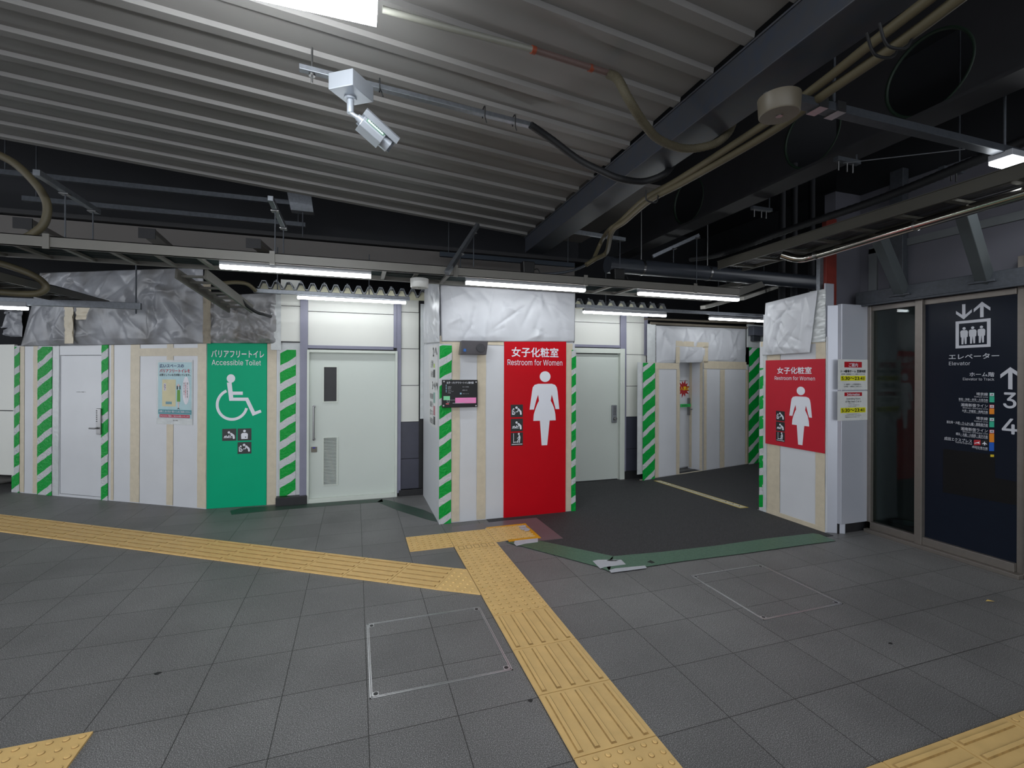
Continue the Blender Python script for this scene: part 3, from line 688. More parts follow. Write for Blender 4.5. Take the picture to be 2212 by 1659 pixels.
# poster taped to the left hoarding
t = thing_on(HL, 'poster', 'pale blue wheelchair toilet poster taped to the left hoarding', 'poster')
q0, q1 = (338.5, 778), (416, 917)
strip(t, HL, q0, q1, -0.005, 0.001, 'clear_cover', film)
zp = Z(330, 770, 11.06)
PY = -0.0065
strip(t, HL, zp(132, 140), zp(925, 1480), PY, 0.001, 'sheet', pm('poster_blue', (164, 196, 202), 0.35, var=0.06, scale=10))
o1 = text(HL, t, '広いスペースの', zp(165, 180), zp(740, 268), PY - 0.002, pm('poster_navy', (40, 44, 110), 0.5), bold=0.016)
text(HL, t, 'バリアフリートイレを', zp(165, 300), zp(890, 385), PY - 0.002, pm('poster_red', (196, 34, 60), 0.5), bold=0.016)
text(HL, t, '必要としている方が困っています。', zp(165, 412), zp(900, 468), PY - 0.002, ink, bold=0.016)
strip(t, HL, zp(228, 550), zp(548, 1195), PY - 0.001, 0.001, 'printed_door', pm('poster_cream', (206, 198, 160), 0.5))
strip(t, HL, zp(310, 1078), zp(455, 1140), PY - 0.002, 0.001, 'printed_louver', pm('poster_teal', (110, 150, 164), 0.5))
strip(t, HL, zp(262, 640), zp(318, 815), PY - 0.002, 0.0006, 'printed_note', pm('poster_pale', (222, 220, 226), 0.5))
text(HL, t, '使用中', zp(268, 650), zp(312, 810), PY - 0.0035, pm('poster_violet', (90, 60, 110), 0.5))
mb = MB()
fz = lambda x, y: HL.loc(*zp(x, y), PY - 0.001)
mb.prism([fz(585, 800), fz(655, 800), fz(655, 1080), fz(580, 1080)], PY - 0.003, PY - 0.001, 0)
c = fz(615, 690); mb.disc(c[0], c[1], 0.016, PY - 0.003, PY - 0.001, 1); mb.prism([fz(575, 700), fz(600, 700), fz(600, 790), fz(575, 790)], PY - 0.003, PY - 0.001, 2); mb.prism([fz(640, 700), fz(662, 700), fz(662, 790), fz(640, 790)], PY - 0.003, PY - 0.001, 2)
mb.prism([fz(600, 1080), fz(630, 1080), fz(625, 1225), fz(605, 1225)], PY - 0.003, PY - 0.001, 1); mb.prism([fz(580, 1268), fz(615, 1225), fz(650, 1268), fz(615, 1250)], PY - 0.003, PY - 0.001, 2)
mb.build('printed_person', [pm('poster_green', (92, 150, 40), 0.5), pm('poster_skin', (214, 186, 180), 0.5), ink], t)
c = fz(797, 815); mb = MB(); mb.disc(c[0], c[1], 0.052, PY - 0.003, PY - 0.001, 0, rz=0.165); mb.build('speech_bubble', MATS['poster_pale'], t)
for k, (s_, xx) in enumerate((('車いす使用者', 828), ('介助が必要な方', 785), ('ゆずりあい', 748))):
    text(HL, t, '\n'.join(s_), zp(xx - 14, 620), zp(xx + 14, 990 if k < 2 else 920), PY - 0.0045, ink if k != 1 else MATS['poster_red'])
strip(t, HL, zp(132, 1275), zp(925, 1380), PY - 0.001, 0.001, 'printed_band', pm('poster_teal_band', (70, 140, 150), 0.5))
text(HL, t, '必要としない方は一般トイレをご利用ください。', zp(152, 1295), zp(905, 1345), PY - 0.003, icon_white, bold=0.012)
strip(t, HL, zp(165, 1388), zp(885, 1465), PY - 0.001, 0.001, 'printed_band', pm('poster_red_band', (176, 36, 66), 0.5))
text(HL, t, 'みなさまのご理解とご協力をお願いいたします', zp(180, 1405), zp(870, 1450), PY - 0.003, icon_white)
text(HL, t, '国土交通省', zp(490, 1515), zp(602, 1545), -0.0075, ink)

# ---- green sign board
G = Fr(onz(446, 1099.5), onz(576, 1091))
t = thing_on(G, 'sign_board', 'tall green Accessible Toilet sign board with a white wheelchair symbol', 'sign')
gx0, gx1 = 0.0, G.loc(576, 900)[0]; gzt = 0.5 * (G.loc(446, 740)[1] + G.loc(576, 741)[1])
MB().box(gx0, gx1, 0, 0.03, 0.0, gzt).build('panel', greenm, t, 0.002)
text(G, t, 'バリアフリートイレ', z2(105, 563), z2(430, 607), -0.0012, icon_white, bold=0.016)
text(G, t, 'Accessible Toilet', z2(107, 622), z2(411, 655), -0.0012, icon_white)
mb = MB(); gp = lambda x, y: G.loc(*z2(x, y)); c = gp(226, 737)
mb.disc(c[0], c[1], G.loc(*z2(252, 737))[0] - c[0], -0.002, 0, rz=c[1] - gp(226, 763)[1])
mb.prism([gp(*p) for p in ((201, 762), (230, 762), (236, 818), (299, 818), (299, 838), (238, 838), (240, 855), (332, 855), (374, 942), (408, 930), (415, 946), (360, 968), (317, 875), (216, 875))], -0.002, 0)
cx, cz = gp(234, 898); Rx = gp(334, 898)[0] - cx; Rz = cz - gp(234, 998)[1]; arc = []
for k in range(41):
    a = R(113 + (345 - 113) * k / 40); arc.append((cx + Rx * math.cos(a), cz + Rz * math.sin(a)))
arc2 = []
for k in range(41):
    a = R(345 - (345 - 113) * k / 40); arc2.append((cx + Rx * .83 * math.cos(a), cz + Rz * .83 * math.sin(a)))
for k in range(40):
    mb.prism([arc[k], arc[k + 1], arc2[39 - k], arc2[40 - k]], -0.002, 0)
mb.build('wheelchair_symbol', icon_white, t)
for kd, p, q in (('changing', (172, 1048), (259, 1122)), ('ostomate', (267, 1046), (352, 1120)), ('seat', (267, 1130), (352, 1202))):
    icon(kd, t, *G.rect(z2(*p), z2(*q)), 0.0)
# taped jamb between the green sign and the wide door
t = thing_on(G, 'hoarding', 'narrow taped board with green striped tape between the green sign and the wide door', 'hoarding')
bx0 = gx1 + 0.003; bx1 = G.loc(597, 900)[0]; bx2 = G.loc(661, 900)[0]
MB().box(bx0, bx1, 0.004, 0.034, 0, gzt).build('masking_tape', beige, t)
zb = G.loc(630, 1070)[1]; z5t = G.loc(630, 738)[1]
MB().box(bx1 + 0.002, bx2 - 0.01, 0.0, 0.03, zb, z5t).build('board', white, t)
x0 = G.loc(600, 900)[0]; x1 = G.loc(648, 900)[0]; wavy(x0, x1, zb, z5t - 0.01, 0.0, 0.004, 71).build('clear_film', film, t)
hazard(t, G, (605.5, 755.5), (638, 1071), -0.006, 0.233, 0.05, frac=0.4)

# ---- box hoarding with the red sign: front and left face
BX = Fr((0.84, 4.98), (2.42, 4.98)); BL = Fr((0.84, 6.2), (0.84, 4.98))
t = thing_on(BX, 'hoarding', 'white taped box hoarding that carries the tall red women sign', 'hoarding')
zt = 1.955; wbx = 1.575
MB().box(0, wbx, 0, 0.04, 0, zt).build('board', white, t, 0.003)
MB().box(0, 0.04, 0.042, 1.24, 0, zt).build('side_board', white, t, 0.003)
MB().box(0.012, wbx - 0.045, 0.012, 0.04, zt + 0.002, 2.5).build('upper_board', white, t); MB().box(0.012, 0.04, 0.042, 1.24, zt + 0.002, 2.5).build('upper_board', white, t)
MB().box(wbx - 0.04, wbx, 0.042, 1.24, 0, 2.5).build('side_board', white, t, 0.003)
bl = lambda u: BX.loc(u, 900)[0]
for i, (a, b) in enumerate(((976, 993), (1030, 1049), (1222, 1236))):
    wavy(bl(a), bl(b), 0.01, zt - 0.01, 0, 0.003, 50 + i).build('masking_tape', beige, t)
strip(t, BX, (950, 727), (1088, 744), -0.003, 0.003, 'masking_tape', beige)
hazard(t, BX, (949.5, 746), (974, 1131), -0.005, 0.212, 0.02, z0=0.0)
hazard(t, BX, (1235, 756), (1243, 1104), -0.005, 0.212, 0.5, z0=0.0)
# red sign
t = thing_on(BX, 'sign_board', 'tall bright red Restroom for Women sign reaching down to the floor', 'sign')
rx0, rx1 = bl(1088), bl(1221.5); rzt = BX.loc(1150, 735.5)[1]
MB().box(rx0, rx1, -0.012, -0.004, 0.0, rzt).build('panel', redm, t, 0.001)
text(BX, t, '女子化粧室', z3(568, 528), z3(846, 584), -0.0135, icon_white, bold=0.018)
text(BX, t, 'Restroom for Women', z3(543, 599), z3(870, 634), -0.0135, icon_white)
x0 = BX.loc(*z3(672, 890))[0]; x1 = BX.loc(*z3(849, 890))[0]; zl = BX.loc(*z3(760, 1110))[1]; zh = BX.loc(*z3(760, 669))[1]
woman(t, x0, x1, zl, zh, -0.012, icon_white)
for kd, a, b in (('seat', 868, 942), ('changing', 952, 1027), ('board', 1035, 1113)):
    icon(kd, t, *BX.rect(z3(560, a), z3(632, b)), -0.0125)
# plastic covers over the box
sheet(thing_on(BX, 'plastic_cover', 'white plastic sheet hung above the tall red women sign', 'plastic sheet'), BX, [(950, 594), (1242, 612), (1241, 738), (954, 738)], -0.006, 'sheet', pm('white_plastic_sheet', (198, 200, 205), 0.35, var=0.04, scale=4, bump=0.1, bscale=12), 3, amp=0.02, creases=60, base_bulge=0.012, wmin=0.007, nz=0.5)
sheet(thing_on(BL, 'plastic_cover', 'narrow plastic sheet round the left side of the box hoarding', 'plastic sheet'), BL, [(918, 616), (951, 590), (951, 740), (918, 742)], -0.006, 'sheet', MATS['white_plastic_sheet'], 8, amp=0.02, creases=40, base_bulge=0.01, wmin=0.008)
wavy(-0.02, 0.05, 1.0, 2.5, -0.0, 0.01, 91).build('corner_film', film, thing_on(W, 'film_strip', 'crumpled clear film strip in the corner between the wide door and the box', 'film', x=W.loc(910, 800)[0], y=-0.05))
# direction posters on the left face
t = thing_on(BL, 'poster', 'white platform direction poster on the shaded left side of the box', 'poster')
zq = Z(915, 720, 7.903)
strip(t, BL, zq(90, 200), zq(245, 785), -0.002, 0.001, 'sheet', pm('poster_white', (214, 214, 214), 0.4)); strip(t, BL, zq(95, 800), zq(245, 1600), -0.002, 0.001, 'sheet', MATS['poster_white'])
text(BL, t, '2 へ', zq(160, 235), zq(232, 385), -0.0045, ink, bold=0.02)
text(BL, t, '3・4', zq(150, 825), zq(200, 960), -0.0045, ink, bold=0.02); text(BL, t, '↑', zq(214, 835), zq(240, 980), -0.0045, ink, bold=0.02)
strip(t, BL, zq(168, 620), zq(195, 755), -0.0035, 0.001, 'printed_block', ink); strip(t, BL, zq(174, 520), zq(190, 590), -0.0035, 0.001, 'printed_block', pm('lime_print', (170, 200, 70), 0.5))
for k, s_ in enumerate(('山手線', '新宿・池袋方面')): text(BL, t, s_, zq(125, 460 + k * 180), zq(165, 590 + k * 160), -0.0045, ink)
for k, s_ in enumerate(('埼京線', '湘南新宿ライン', '成田エクスプレス', '新南改札')): text(BL, t, s_, zq(110, 1020 + k * 140), zq(165, 1120 + k * 140), -0.0045, ink)
strip(t, BL, zq(170, 1010), zq(195, 1190), -0.0035, 0.001, 'printed_block', pm('dim_green_print', (120, 160, 150), 0.5)); strip(t, BL, zq(170, 1240), zq(195, 1400), -0.0035, 0.001, 'printed_block', pm('dim_red_print', (170, 100, 110), 0.5))
strip(t, BL, zq(170, 1420), zq(195, 1560), -0.0035, 0.001, 'printed_block', ink)

# speaker box on the box hoarding
t = thing_on(BX, 'wall_speaker', 'dark grey guidance speaker box mounted above the map board', 'speaker')
x0, x1, zl, zh = BX.rect(z3(268, 487), z3(413, 570), -0.16)
spk = pm('speaker_grey', (96, 94, 98), 0.4, 0.3, var=0.05)
mb = MB(); mb.hexa([(x0 - 0.0, -0.18, zh), (x1 + 0.02, -0.18, zh), (x1 + 0.01, -0.15, zl), (x0 - 0.01, -0.15, zl)], (0, 0.10, 0.0)); mb.build('case', spk, t, 0.006)
MB().box(x0 + 0.03, x1 - 0.03, -0.052, -0.003, zl + 0.03, zh - 0.03).build('bracket', dgalv, t)
ccx = x1 - 0.06; ccz = (zl + zh) / 2; mb = MB(); mb.disc(ccx, ccz, 0.045, -0.176, -0.164, 0, 28); mb.build('speaker_grille', pm('speaker_grille', (58, 58, 62), 0.7, var=0.4, scale=400), t)
MB().box(x0 + 0.02, x0 + 0.048, -0.168, -0.160, zl + 0.03, zl + 0.06).build('label_plate', pm('blue_label', (30, 90, 160), 0.4), t)

# map board
t = thing_on(BX, 'map_board', 'small black toilet map board with pink and green plan', 'map board')
x0, x1, zl, zh = BX.rect((954.5, 820.5), (1031.5, 880), -0.05)
MB().box(x0, x1, -0.055, -0.045, zl, zh).build('panel', pm('gloss_black', (10, 10, 12), 0.3, spec=0.3), t, 0.003)
mb = MB(); mb.box(x0 + 0.1, x1 - 0.1, -0.045, -0.003, zl + 0.05, zh - 0.05); mb.build('spacer', dgalv, t)
MY = -0.0565
text(BX, t, '女子・バリアフリートイレ案内図', zq(393, 825), zq(852, 862), MY, icon_white, bold=0.016)
for k, (s_, y_) in enumerate((('洗面台', 905), ('便房', 930), ('手洗い', 960), ('ベビーチェア', 984), ('汚物', 1010))):
    text(BX, t, s_, zq(412, y_), zq(440 + 12 * len(s_), y_ + 16), MY, ltext); 
for s_, y_ in (('おむつ交換台', 906), ('着替え台', 962), ('ベビーシート', 1022)):
    text(BX, t, s_, zq(664, y_), zq(690 + 14 * len(s_), y_ + 16), MY, ltext)
mb = MB()
for y_ in (880, 910, 936, 966, 992):
    a = BX.rect(zq(380, y_), zq(394, y_ + 14), MY); mb.box(a[0], a[1], MY, MY + 0.002, a[2], a[3])
a = BX.rect(zq(622, 1015), zq(648, 1042), MY); mb.box(a[0], a[1], MY, MY + 0.002, a[2], a[3])
mb.build('key_symbols', pm('pale_blue_print', (150, 190, 210), 0.4), t)
strip(t, BX, zq(340, 1072), zq(450, 1140), MY + 0.001, 0.001, 'plan_area', pm('plan_green', (130, 214, 160), 0.4), label='green plan of the accessible toilet')
strip(t, BX, zq(540, 1098), zq(896, 1194), MY + 0.001, 0.001, 'plan_area', pm('plan_pink', (236, 132, 190), 0.4), label='pink plan of the women toilet')
mb = MB()
for p, q in (((396, 1138), (542, 1142)), ((496, 1188), (700, 1195)), ((400, 1145), (404, 1180)), ((436, 1145), (440, 1180)), ((400, 1176), (440, 1182))):
    a = BX.rect(zq(*p), zq(*q), MY); mb.box(a[0], a[1], MY - 0.0005, MY + 0.001, a[2], a[3])
for k in range(6):
    a = BX.rect(zq(708 + 28 * k, 1140), zq(712 + 28 * k, 1172), MY); mb.box(a[0], a[1], MY - 0.001, MY, a[2], a[3])
mb.build('plan_lines', ltext, t)
a = BX.rect(zq(380, 1197), zq(434, 1212), MY); MB().box(a[0], a[1], MY, MY + 0.001, a[2], a[3]).build('here_marker', pm('pink_marker', (236, 110, 120), 0.4), t)
for p in ((348, 822), (896, 832), (340, 1235), (894, 1235)):
    c = BX.loc(*zq(*p), MY); MB().disc(c[0], c[1], 0.008, MY - 0.003, MY + 0.001, n=12).build('screw', steel, t)

# ---- far right hoarding with alcove door
P0 = Vector((4.34, 6.16, 0)); HR = Fr(P0, P0 + Vector((math.cos(R(12)), math.sin(R(12)), 0)))
t = thing_on(HR, 'hoarding', 'far white hoarding with a recessed narrow door and green striped tape', 'hoarding')
hx = lambda u: HR.loc(u, 880)[0]; zt = HR.loc(1440, 797)[1]; zs = HR.loc(1440, 784)[1]
ax0, ax1 = hx(1468), hx(1518.5); az = HR.loc(1490, 757)[1]; DP = 0.30
mb = MB(); mb.box(hx(1398), ax0, 0, 0.03, 0, zs); mb.box(ax1, hx(1642), 0, 0.03, 0, zs); mb.box(ax0, ax1, 0, 0.03, az, HR.loc(1490, 738)[1])
mb.box(ax0 - 0.02, ax0, 0.0, DP, 0, az + 0.02); mb.box(ax1, ax1 + 0.02, 0.0, DP, 0, az + 0.02); mb.box(ax0 - 0.02, ax1 + 0.02, 0.031, DP, az, az + 0.02); mb.box(ax0 - 0.02, ax1 + 0.02, DP + 0.03, DP + 0.05, 0, az)
mb.build('board', white, t)
dr = MB().box(ax0 + 0.003, ax1 - 0.003, DP - 0.02, DP + 0.02, 0.03, az - 0.06).build('door', white, t, 0.003)
MB().box(ax0 + 0.003, ax1 - 0.003, DP - 0.03, DP, az - 0.055, az).build('door_header', pm('grey_header', (130, 132, 136), 0.5), t)
for i, (a, b) in enumerate(((1415, 1423), (1461, 1468), (1520, 1526), (1555, 1565), (1610, 1620))):
    wavy(hx(a), hx(b), 0.01, zt, 0, 0.004, 60 + i).build('masking_tape', beige, t)
for p, q in (((1398, 784), (1467, 797)), ((1520, 781), (1612, 797)), ((1460, 738), (1530, 749)), ((1460, 749), (1468, 784)), ((1519, 749), (1529, 784))):
    strip(t, HR, p, q, -0.004, 0.004, 'masking_tape', beige)
MB().box(ax1 - 0.004, ax1, 0.01, 0.06, 0.02, az - 0.02).build('masking_tape', beige, t); MB().box(ax1 - 0.004, ax1, DP - 0.08, DP - 0.03, 0.02, az - 0.02).build('masking_tape', beige, t)
wavy(hx(1397), hx(1415), zs, HR.loc(1405, 700)[1], 0, 0.008, 66).build('clear_film', film, t)
hazard(t, HR, (1389, 784), (1414, 1033), -0.02, 0.245, 0.28, frac=0.33, z0=0.0)
hazard(t, HR, (1618, 751), (1638.5, 1002), -0.03, 0.285, 0.2, frac=0.34, z0=0.0)
wavy(hx(1376), hx(1389), 0.1, zs, -0.005, 0.006, 67).build('clear_film', film, t)
MB().box(hx(1384), hx(1640), 0.0, 0.02, 0.0, 0.012).build('sealant_strip', beige, t)
# keep out sticker
sk = MB(); x0, x1, zl, zh = HR.rect((1468, 827), (1489, 852.5), DP - 0.025)
sk.box(x0, x1, DP - 0.0225, DP - 0.02, zl, zh).build('sticker', pm('sticker_white', (220, 218, 222), 0.4), dr)
cx = x0 + (x1 - x0) * 0.42; cz = (zl + zh) / 2; pts = []
for k in range(24):
    a = 2 * math.pi * k / 24; r_ = (0.56 if k % 2 else 0.36) * (x1 - x0) * (1.15 if k % 4 == 1 else 1)
    pts.append((max(x0 + 0.002, cx + r_ * 1.05 * math.cos(a)), cz + r_ * math.sin(a)))
pts[21] = (x1 - 0.003, zl + 0.004)
MB().prism(pts, DP - 0.0245, DP - 0.0225).build('sticker_burst', pm('burst_red', (168, 10, 22), 0.4), dr)
text(HR, dr, '入禁止', (1469.5, 834.5), (1488.5, 843), DP - 0.027, pm('yellow_print', (244, 210, 20), 0.4), bold=0.02)
text(HR, dr, '関係者以外立入禁止', (1468, 821), (1486, 823.5), DP - 0.022, ink)
x0, x1, zl, zh = HR.rect((1487.5, 859.5), (1497, 896.5), DP - 0.05)
kp = MB().box(x0, x1, DP - 0.055, DP - 0.02, zl, zh).build('keypad_lock', steel, dr, 0.005)
mb = MB(); cz = zl + (zh - zl) * .35; mb.tube([(x1 - 0.02, DP - 0.05, cz), (x1 - 0.02, DP - 0.09, cz), (x0 - 0.045, DP - 0.09, cz)], 0.008); mb.build('lever', steel, kp)
x0, x1, zl, zh = HR.rect((1471, 872.5), (1504, 879), DP - 0.07)
MB().box(x0, ax1 - 0.006, DP - 0.062, DP - 0.058, zl, zh).build('green_tape', pm('bright_green_tape', (40, 190, 90), 0.5), dr)
text(HR, dr, '使用禁止', (1473, 874), (1486, 878), DP - 0.063, ink)
# plastic above far right hoarding
t = thing_on(HR, 'plastic_cover', 'white plastic sheet pinched along its top edge above the far recessed door', 'plastic sheet')
sheet(t, HR, [(1416, 703), (1612, 710), (1610, 783), (1416, 784)], 0.035, 'sheet', MATS['white_plastic_sheet'], 14, amp=0.03, creases=44, top_pins=5)
# grey camera housing above the far striped tape
t = thing_on(HR, 'junction_box', 'grey box fixed above the far striped tape column', 'box')
x0, x1, zl, zh = HR.rect((1618, 706), (1648, 726), -0.05)
MB().box(x0, x1, -0.14, -0.035, zl, zh).build('case', pm('box_grey', (84, 88, 98), 0.5), t, 0.005)
x0, x1, zl, zh = HR.rect((1623, 726), (1637, 737), -0.05); MB().box(x0, x1, -0.10, -0.035, zl, zh).build('neck', dgalv, t)
MB().box(hx(1612), hx(1660), -0.03, 0.0, HR.loc(1630, 751)[1], HR.loc(1630, 702)[1]).build('backing_board', film, t)

# ---- right box hoarding, face towards the left
RX = Fr((4.51, 4.36), (4.51, 3.53))
t = thing_on(RX, 'hoarding', 'white taped hoarding beside the dark floor that carries the square red sign', 'hoarding')
rr = lambda u: RX.loc(u, 1000)[0]; zt = 1.98; wl = 0.83
MB().box(0, wl, 0, 0.05, 0, zt).build('board', white, t, 0.003)
MB().box(0, 0.04, 0.052, 0.5, 0, 2.3).build('side_board', white, t, 0.003)
for i, (a, b) in enumerate(((1657, 1685), (1762, 1783))):
    wavy(rr(a), rr(b), 0.01, zt - 0.01, 0, 0.003, 80 + i).build('masking_tape', beige, t)
wavy(rr(1648), rr(1656.5), 0.0, zt - 0.01, -0.002, 0.006, 88).build('clear_film', film, t)
MB().box(0.02, wl - 0.01, -0.006, 0.0, 0.0, 0.05).build('masking_tape', beige, t); MB().box(0.02, wl - 0.01, -0.006, 0.0, zt - 0.06, zt).build('masking_tape', beige, t)
hz = hazard(t, RX, (1641.5, 795), (1648.5, 1103), -0.004, 0.23, 0.1, z0=0.0, slope=0.3)
t = thing_on(RX, 'sign_board', 'nearly square dull red Restroom for Women sign on the right hoarding', 'sign')
x0, x1, zl, zh = RX.rect((1656, 780), (1783.5, 970)); zl = 0.5 * (RX.loc(1656, 960)[1] + RX.loc(1783, 977)[1]); zh = 0.5 * (RX.loc(1656, 779.5)[1] + RX.loc(1784, 774)[1])
MB().box(x0, x1, -0.014, -0.007, zl, zh).build('panel', redm2, t, 0.001)
SY = -0.0155
text(RX, t, '女子化粧室', z5(188, 552), z5(363, 586), SY, icon_white, bold=0.018)
text(RX, t, 'Restroom for Women', z5(174, 599), z5(380, 619), SY, icon_white)
xa, xb = RX.loc(*z5(249, 800), SY)[0], RX.loc(*z5(365, 800), SY)[0]; za, zb_ = RX.loc(*z5(305, 950), SY)[1], RX.loc(*z5(307, 652), SY)[1]
woman(t, xa, xb, za, zb_, -0.014, icon_white)
for kd, a, b in (('seat', 777, 828), ('changing', 832, 880), ('board', 884, 933)):
    icon(kd, t, *RX.rect(z5(181, a), z5(225, b), SY), -0.0145)
t = thing_on(RX, 'plastic_cover', 'white plastic sheet with diagonal folds above the square red sign', 'plastic sheet')
sheet(t, RX, [(1655, 655), (1767, 627), (1750, 762), (1648, 768)], -0.03, 'sheet', MATS['white_plastic_sheet'], 21, amp=0.02, creases=44, base_bulge=0.015, wmin=0.008)
wavy(rr(1750), rr(1784), 1.93, RX.loc(1775, 626)[1], -0.01, 0.02, 96).build('clear_film', film, t)

# ---- column cladding and panel to the right
alu = pm('pale_grey_cladding', (178, 181, 190), 0.3, 0.25, var=0.02, scale=3)
CP = Fr((4.525, 3.53), (4.665, 3.435)); PN = Fr((4.70, 3.44), (5.04, 3.44))
tag_ = thing('column_cladding', 'pale grey metal column cladding between the red sign and the glass wall', 'column', (0, 0, 0))
zc = CP.loc(1800, 659)[1]
MB().slab([(4.525, 3.535), (4.662, 3.443), (4.675, 3.45), (4.675, 3.53), (4.56, 3.56)], 0.0, zc).build('corner_panel', alu, tag_, 0.004)
px0, px1 = 4.70 + PN.loc(1818, 900)[0], 4.70 + PN.loc(1876, 900)[0]; pzt = PN.loc(1848, 658)[1]
MB().box(px0, px1, 3.44, 3.49, 0.10, pzt).build('flat_panel', alu, tag_, 0.004)
MB().box(px0, px1 + 0.05, 3.47, 3.51, 0.0, 0.10).build('skirting', blackb, tag_)
PNF = PN
zi = Z(1800, 770, 11.44)
def notice(label, p, q):
    t = thing_on(PNF, 'notice', label, 'notice'); strip(t, PNF, p, q, -0.001, 0.0015, 'sheet', pm('notice_white', (206, 208, 206), 0.35)); return t
NY = -0.004
red_n = pm('notice_red', (170, 16, 30), 0.45); yel_n = pm('notice_yellow', (214, 210, 20), 0.45)
t = notice('upper white opening hours notice with a red heading in Japanese', (1810, 776.5), (1874, 842))
strip(t, PNF, zi(275, 132), zi(705, 272), NY + 0.001, 0.0008, 'heading', red_n); text(PNF, t, 'ご案内', zi(382, 165), zi(602, 258), NY - 0.001, icon_white, bold=0.015)
text(PNF, t, '3・4番線ホーム 営業時間', zi(180, 330), zi(792, 398), NY, ink, bold=0.016); text(PNF, t, '(埼京線・湘南新宿ライン・成田エクスプレス)', zi(195, 420), zi(778, 460), NY, ink)
strip(t, PNF, zi(182, 478), zi(796, 600), NY + 0.001, 0.0008, 'highlight', yel_n); text(PNF, t, '5:30〜23:41', zi(205, 500), zi(760, 582), NY - 0.001, ink, bold=0.015)
text(PNF, t, '3・4番線ホームの営業時間外は、', zi(268, 670), zi(695, 708), NY, ink); text(PNF, t, '山手線(1・2番線)をご利用下さい', zi(262, 724), zi(705, 765), NY, ink)
t = notice('lower white Information notice with yellow opening hours in English', (1809, 845), (1873.5, 908))
strip(t, PNF, zi(277, 888), zi(708, 978), NY + 0.001, 0.0008, 'heading', red_n); text(PNF, t, 'Information', zi(340, 908), zi(648, 966), NY - 0.001, icon_white, bold=0.012)
text(PNF, t, 'Operating hours', zi(320, 1022), zi(668, 1075), NY, ink); text(PNF, t, 'of the track 3 or 4', zi(298, 1085), zi(688, 1135), NY, ink)
for k, s_ in enumerate(('Saikyo Line', 'Shonan-Shinjuku Line', 'Narita Express')): text(PNF, t, s_, zi(372, 1150 + 38 * k), zi((525, 640, 560)[k], 1172 + 38 * k), NY, ink)
strip(t, PNF, zi(182, 1265), zi(796, 1390), NY + 0.001, 0.0008, 'highlight', yel_n); text(PNF, t, '5:30〜23:41', zi(205, 1285), zi(760, 1370), NY - 0.001, ink, bold=0.015)
for k, s_ in enumerate(('If closed time of track 3 or 4', 'then please use the Yamanote Line', 'Yamanote Line of track 1 or 2')): text(PNF, t, s_, zi((328, 290, 290)[k], 1408 + 36 * k), zi((655, 688, 655)[k], 1432 + 38 * k), NY, ink)

# ------------------------------------------------------------------ elevator glass wall
EL = Fr((5.0, 3.50), (5.0, 2.30))
def ex(u, v=900): return EL.loc(u, v)[0]
frm = pm('bronze_grey_frame', (128, 122, 116), 0.35, 0.6, var=0.05, scale=20)
ZT, ZB = 2.245, 0.105
e0, e1, e2, e3 = ex(1879), ex(1983), ex(1999), ex(2198)
t = thing_on(EL, 'glass_partition', 'metal framed glass wall of the elevator lobby at the right edge', 'glass wall')
mb = MB(); mb.box(e0 - 0.0, e0 + 0.035, -0.04, 0.05, 0, ZT + 0.05); mb.box(e1, e2, -0.05, 0.05, 0, ZT + 0.05); mb.box(e3, e3 + 0.05, -0.008, 0.05, 0, ZT + 0.3)
mb.box(e0, e1, -0.02, 0.05, ZT, ZT + 0.05); mb.box(e2, e3, -0.02, 0.05, ZT, ZT + 0.05)
mb.box(e0, e1, -0.04, 0.05, 0.035, ZB); mb.box(e2, e3, -0.04, 0.05, 0.035, ZB); mb.box(e0, e3 + 0.05, -0.085, 0.06, 0.0, 0.035)
mb.build('frame', frm, t, 0.003)
MB().box(e0 + 0.035, e1, 0.0, 0.012, ZB, ZT).build('glass_pane', glass_material(), t, label='clear glass pane')
SB = MB().box(e2, e3, -0.004, 0.012, ZB, ZT).build('sign_pane', pm('dark_navy_panel', (24, 29, 40), 0.22, spec=0.12, var=0.03), t, label='dark navy glass with elevator signs')
MB().box(e3 + 0.05, e3 + 0.9, -0.03, 0.05, 0.0, 2.6).build('steel_panel', pm('smooth_steel_panel', (150, 146, 140), 0.2, 0.9), t)
# signs on the dark pane
t2 = SB; EY = -0.0055; ze = Z(2000, 640, 8.731); zf = Z(2000, 830, 9.759)
E_ = lambda z, x, y: EL.loc(*z(x, y), EY)
mb = MB()
for pts in ([(683, 152), (745, 148), (745, 348), (865, 245), (865, 300), (713, 435), (568, 335), (568, 278), (685, 352)],
            [(1022, 398), (1022, 198), (902, 300), (902, 240), (1058, 102), (1214, 208), (1214, 268), (1088, 188), (1088, 392)]):
    mb.prism([E_(ze, *p) for p in pts], EY, -0.004)
for q in ([(560, 478), (1220, 412), (1220, 470), (560, 525)], [(560, 935), (1220, 900), (1220, 952), (560, 985)], [(560, 525), (622, 520), (622, 932), (560, 935)], [(1152, 476), (1220, 470), (1220, 900), (1152, 904)]):
    mb.prism([E_(ze, *p) for p in q], EY, -0.004)
for dx, dy in ((0, 0), (162, -14), (327, -28)):
    c = E_(ze, 720 + dx, 607 + dy); c2 = E_(ze, 750 + dx, 607 + dy); c3 = E_(ze, 720 + dx, 632 + dy); mb.disc(c[0], c[1], abs(c2[0] - c[0]), EY, -0.004, rz=abs(c[1] - c3[1]))
    mb.prism([E_(ze, x + dx, y + dy) for x, y in ((680, 643), (760, 637), (785, 650), (793, 675), (787, 765), (768, 768), (765, 898), (735, 901), (722, 772), (716, 772), (706, 905), (672, 907), (670, 772), (655, 775), (647, 680), (655, 655))], EY, -0.004)
mb.build('elevator_symbol', ltext, t2)
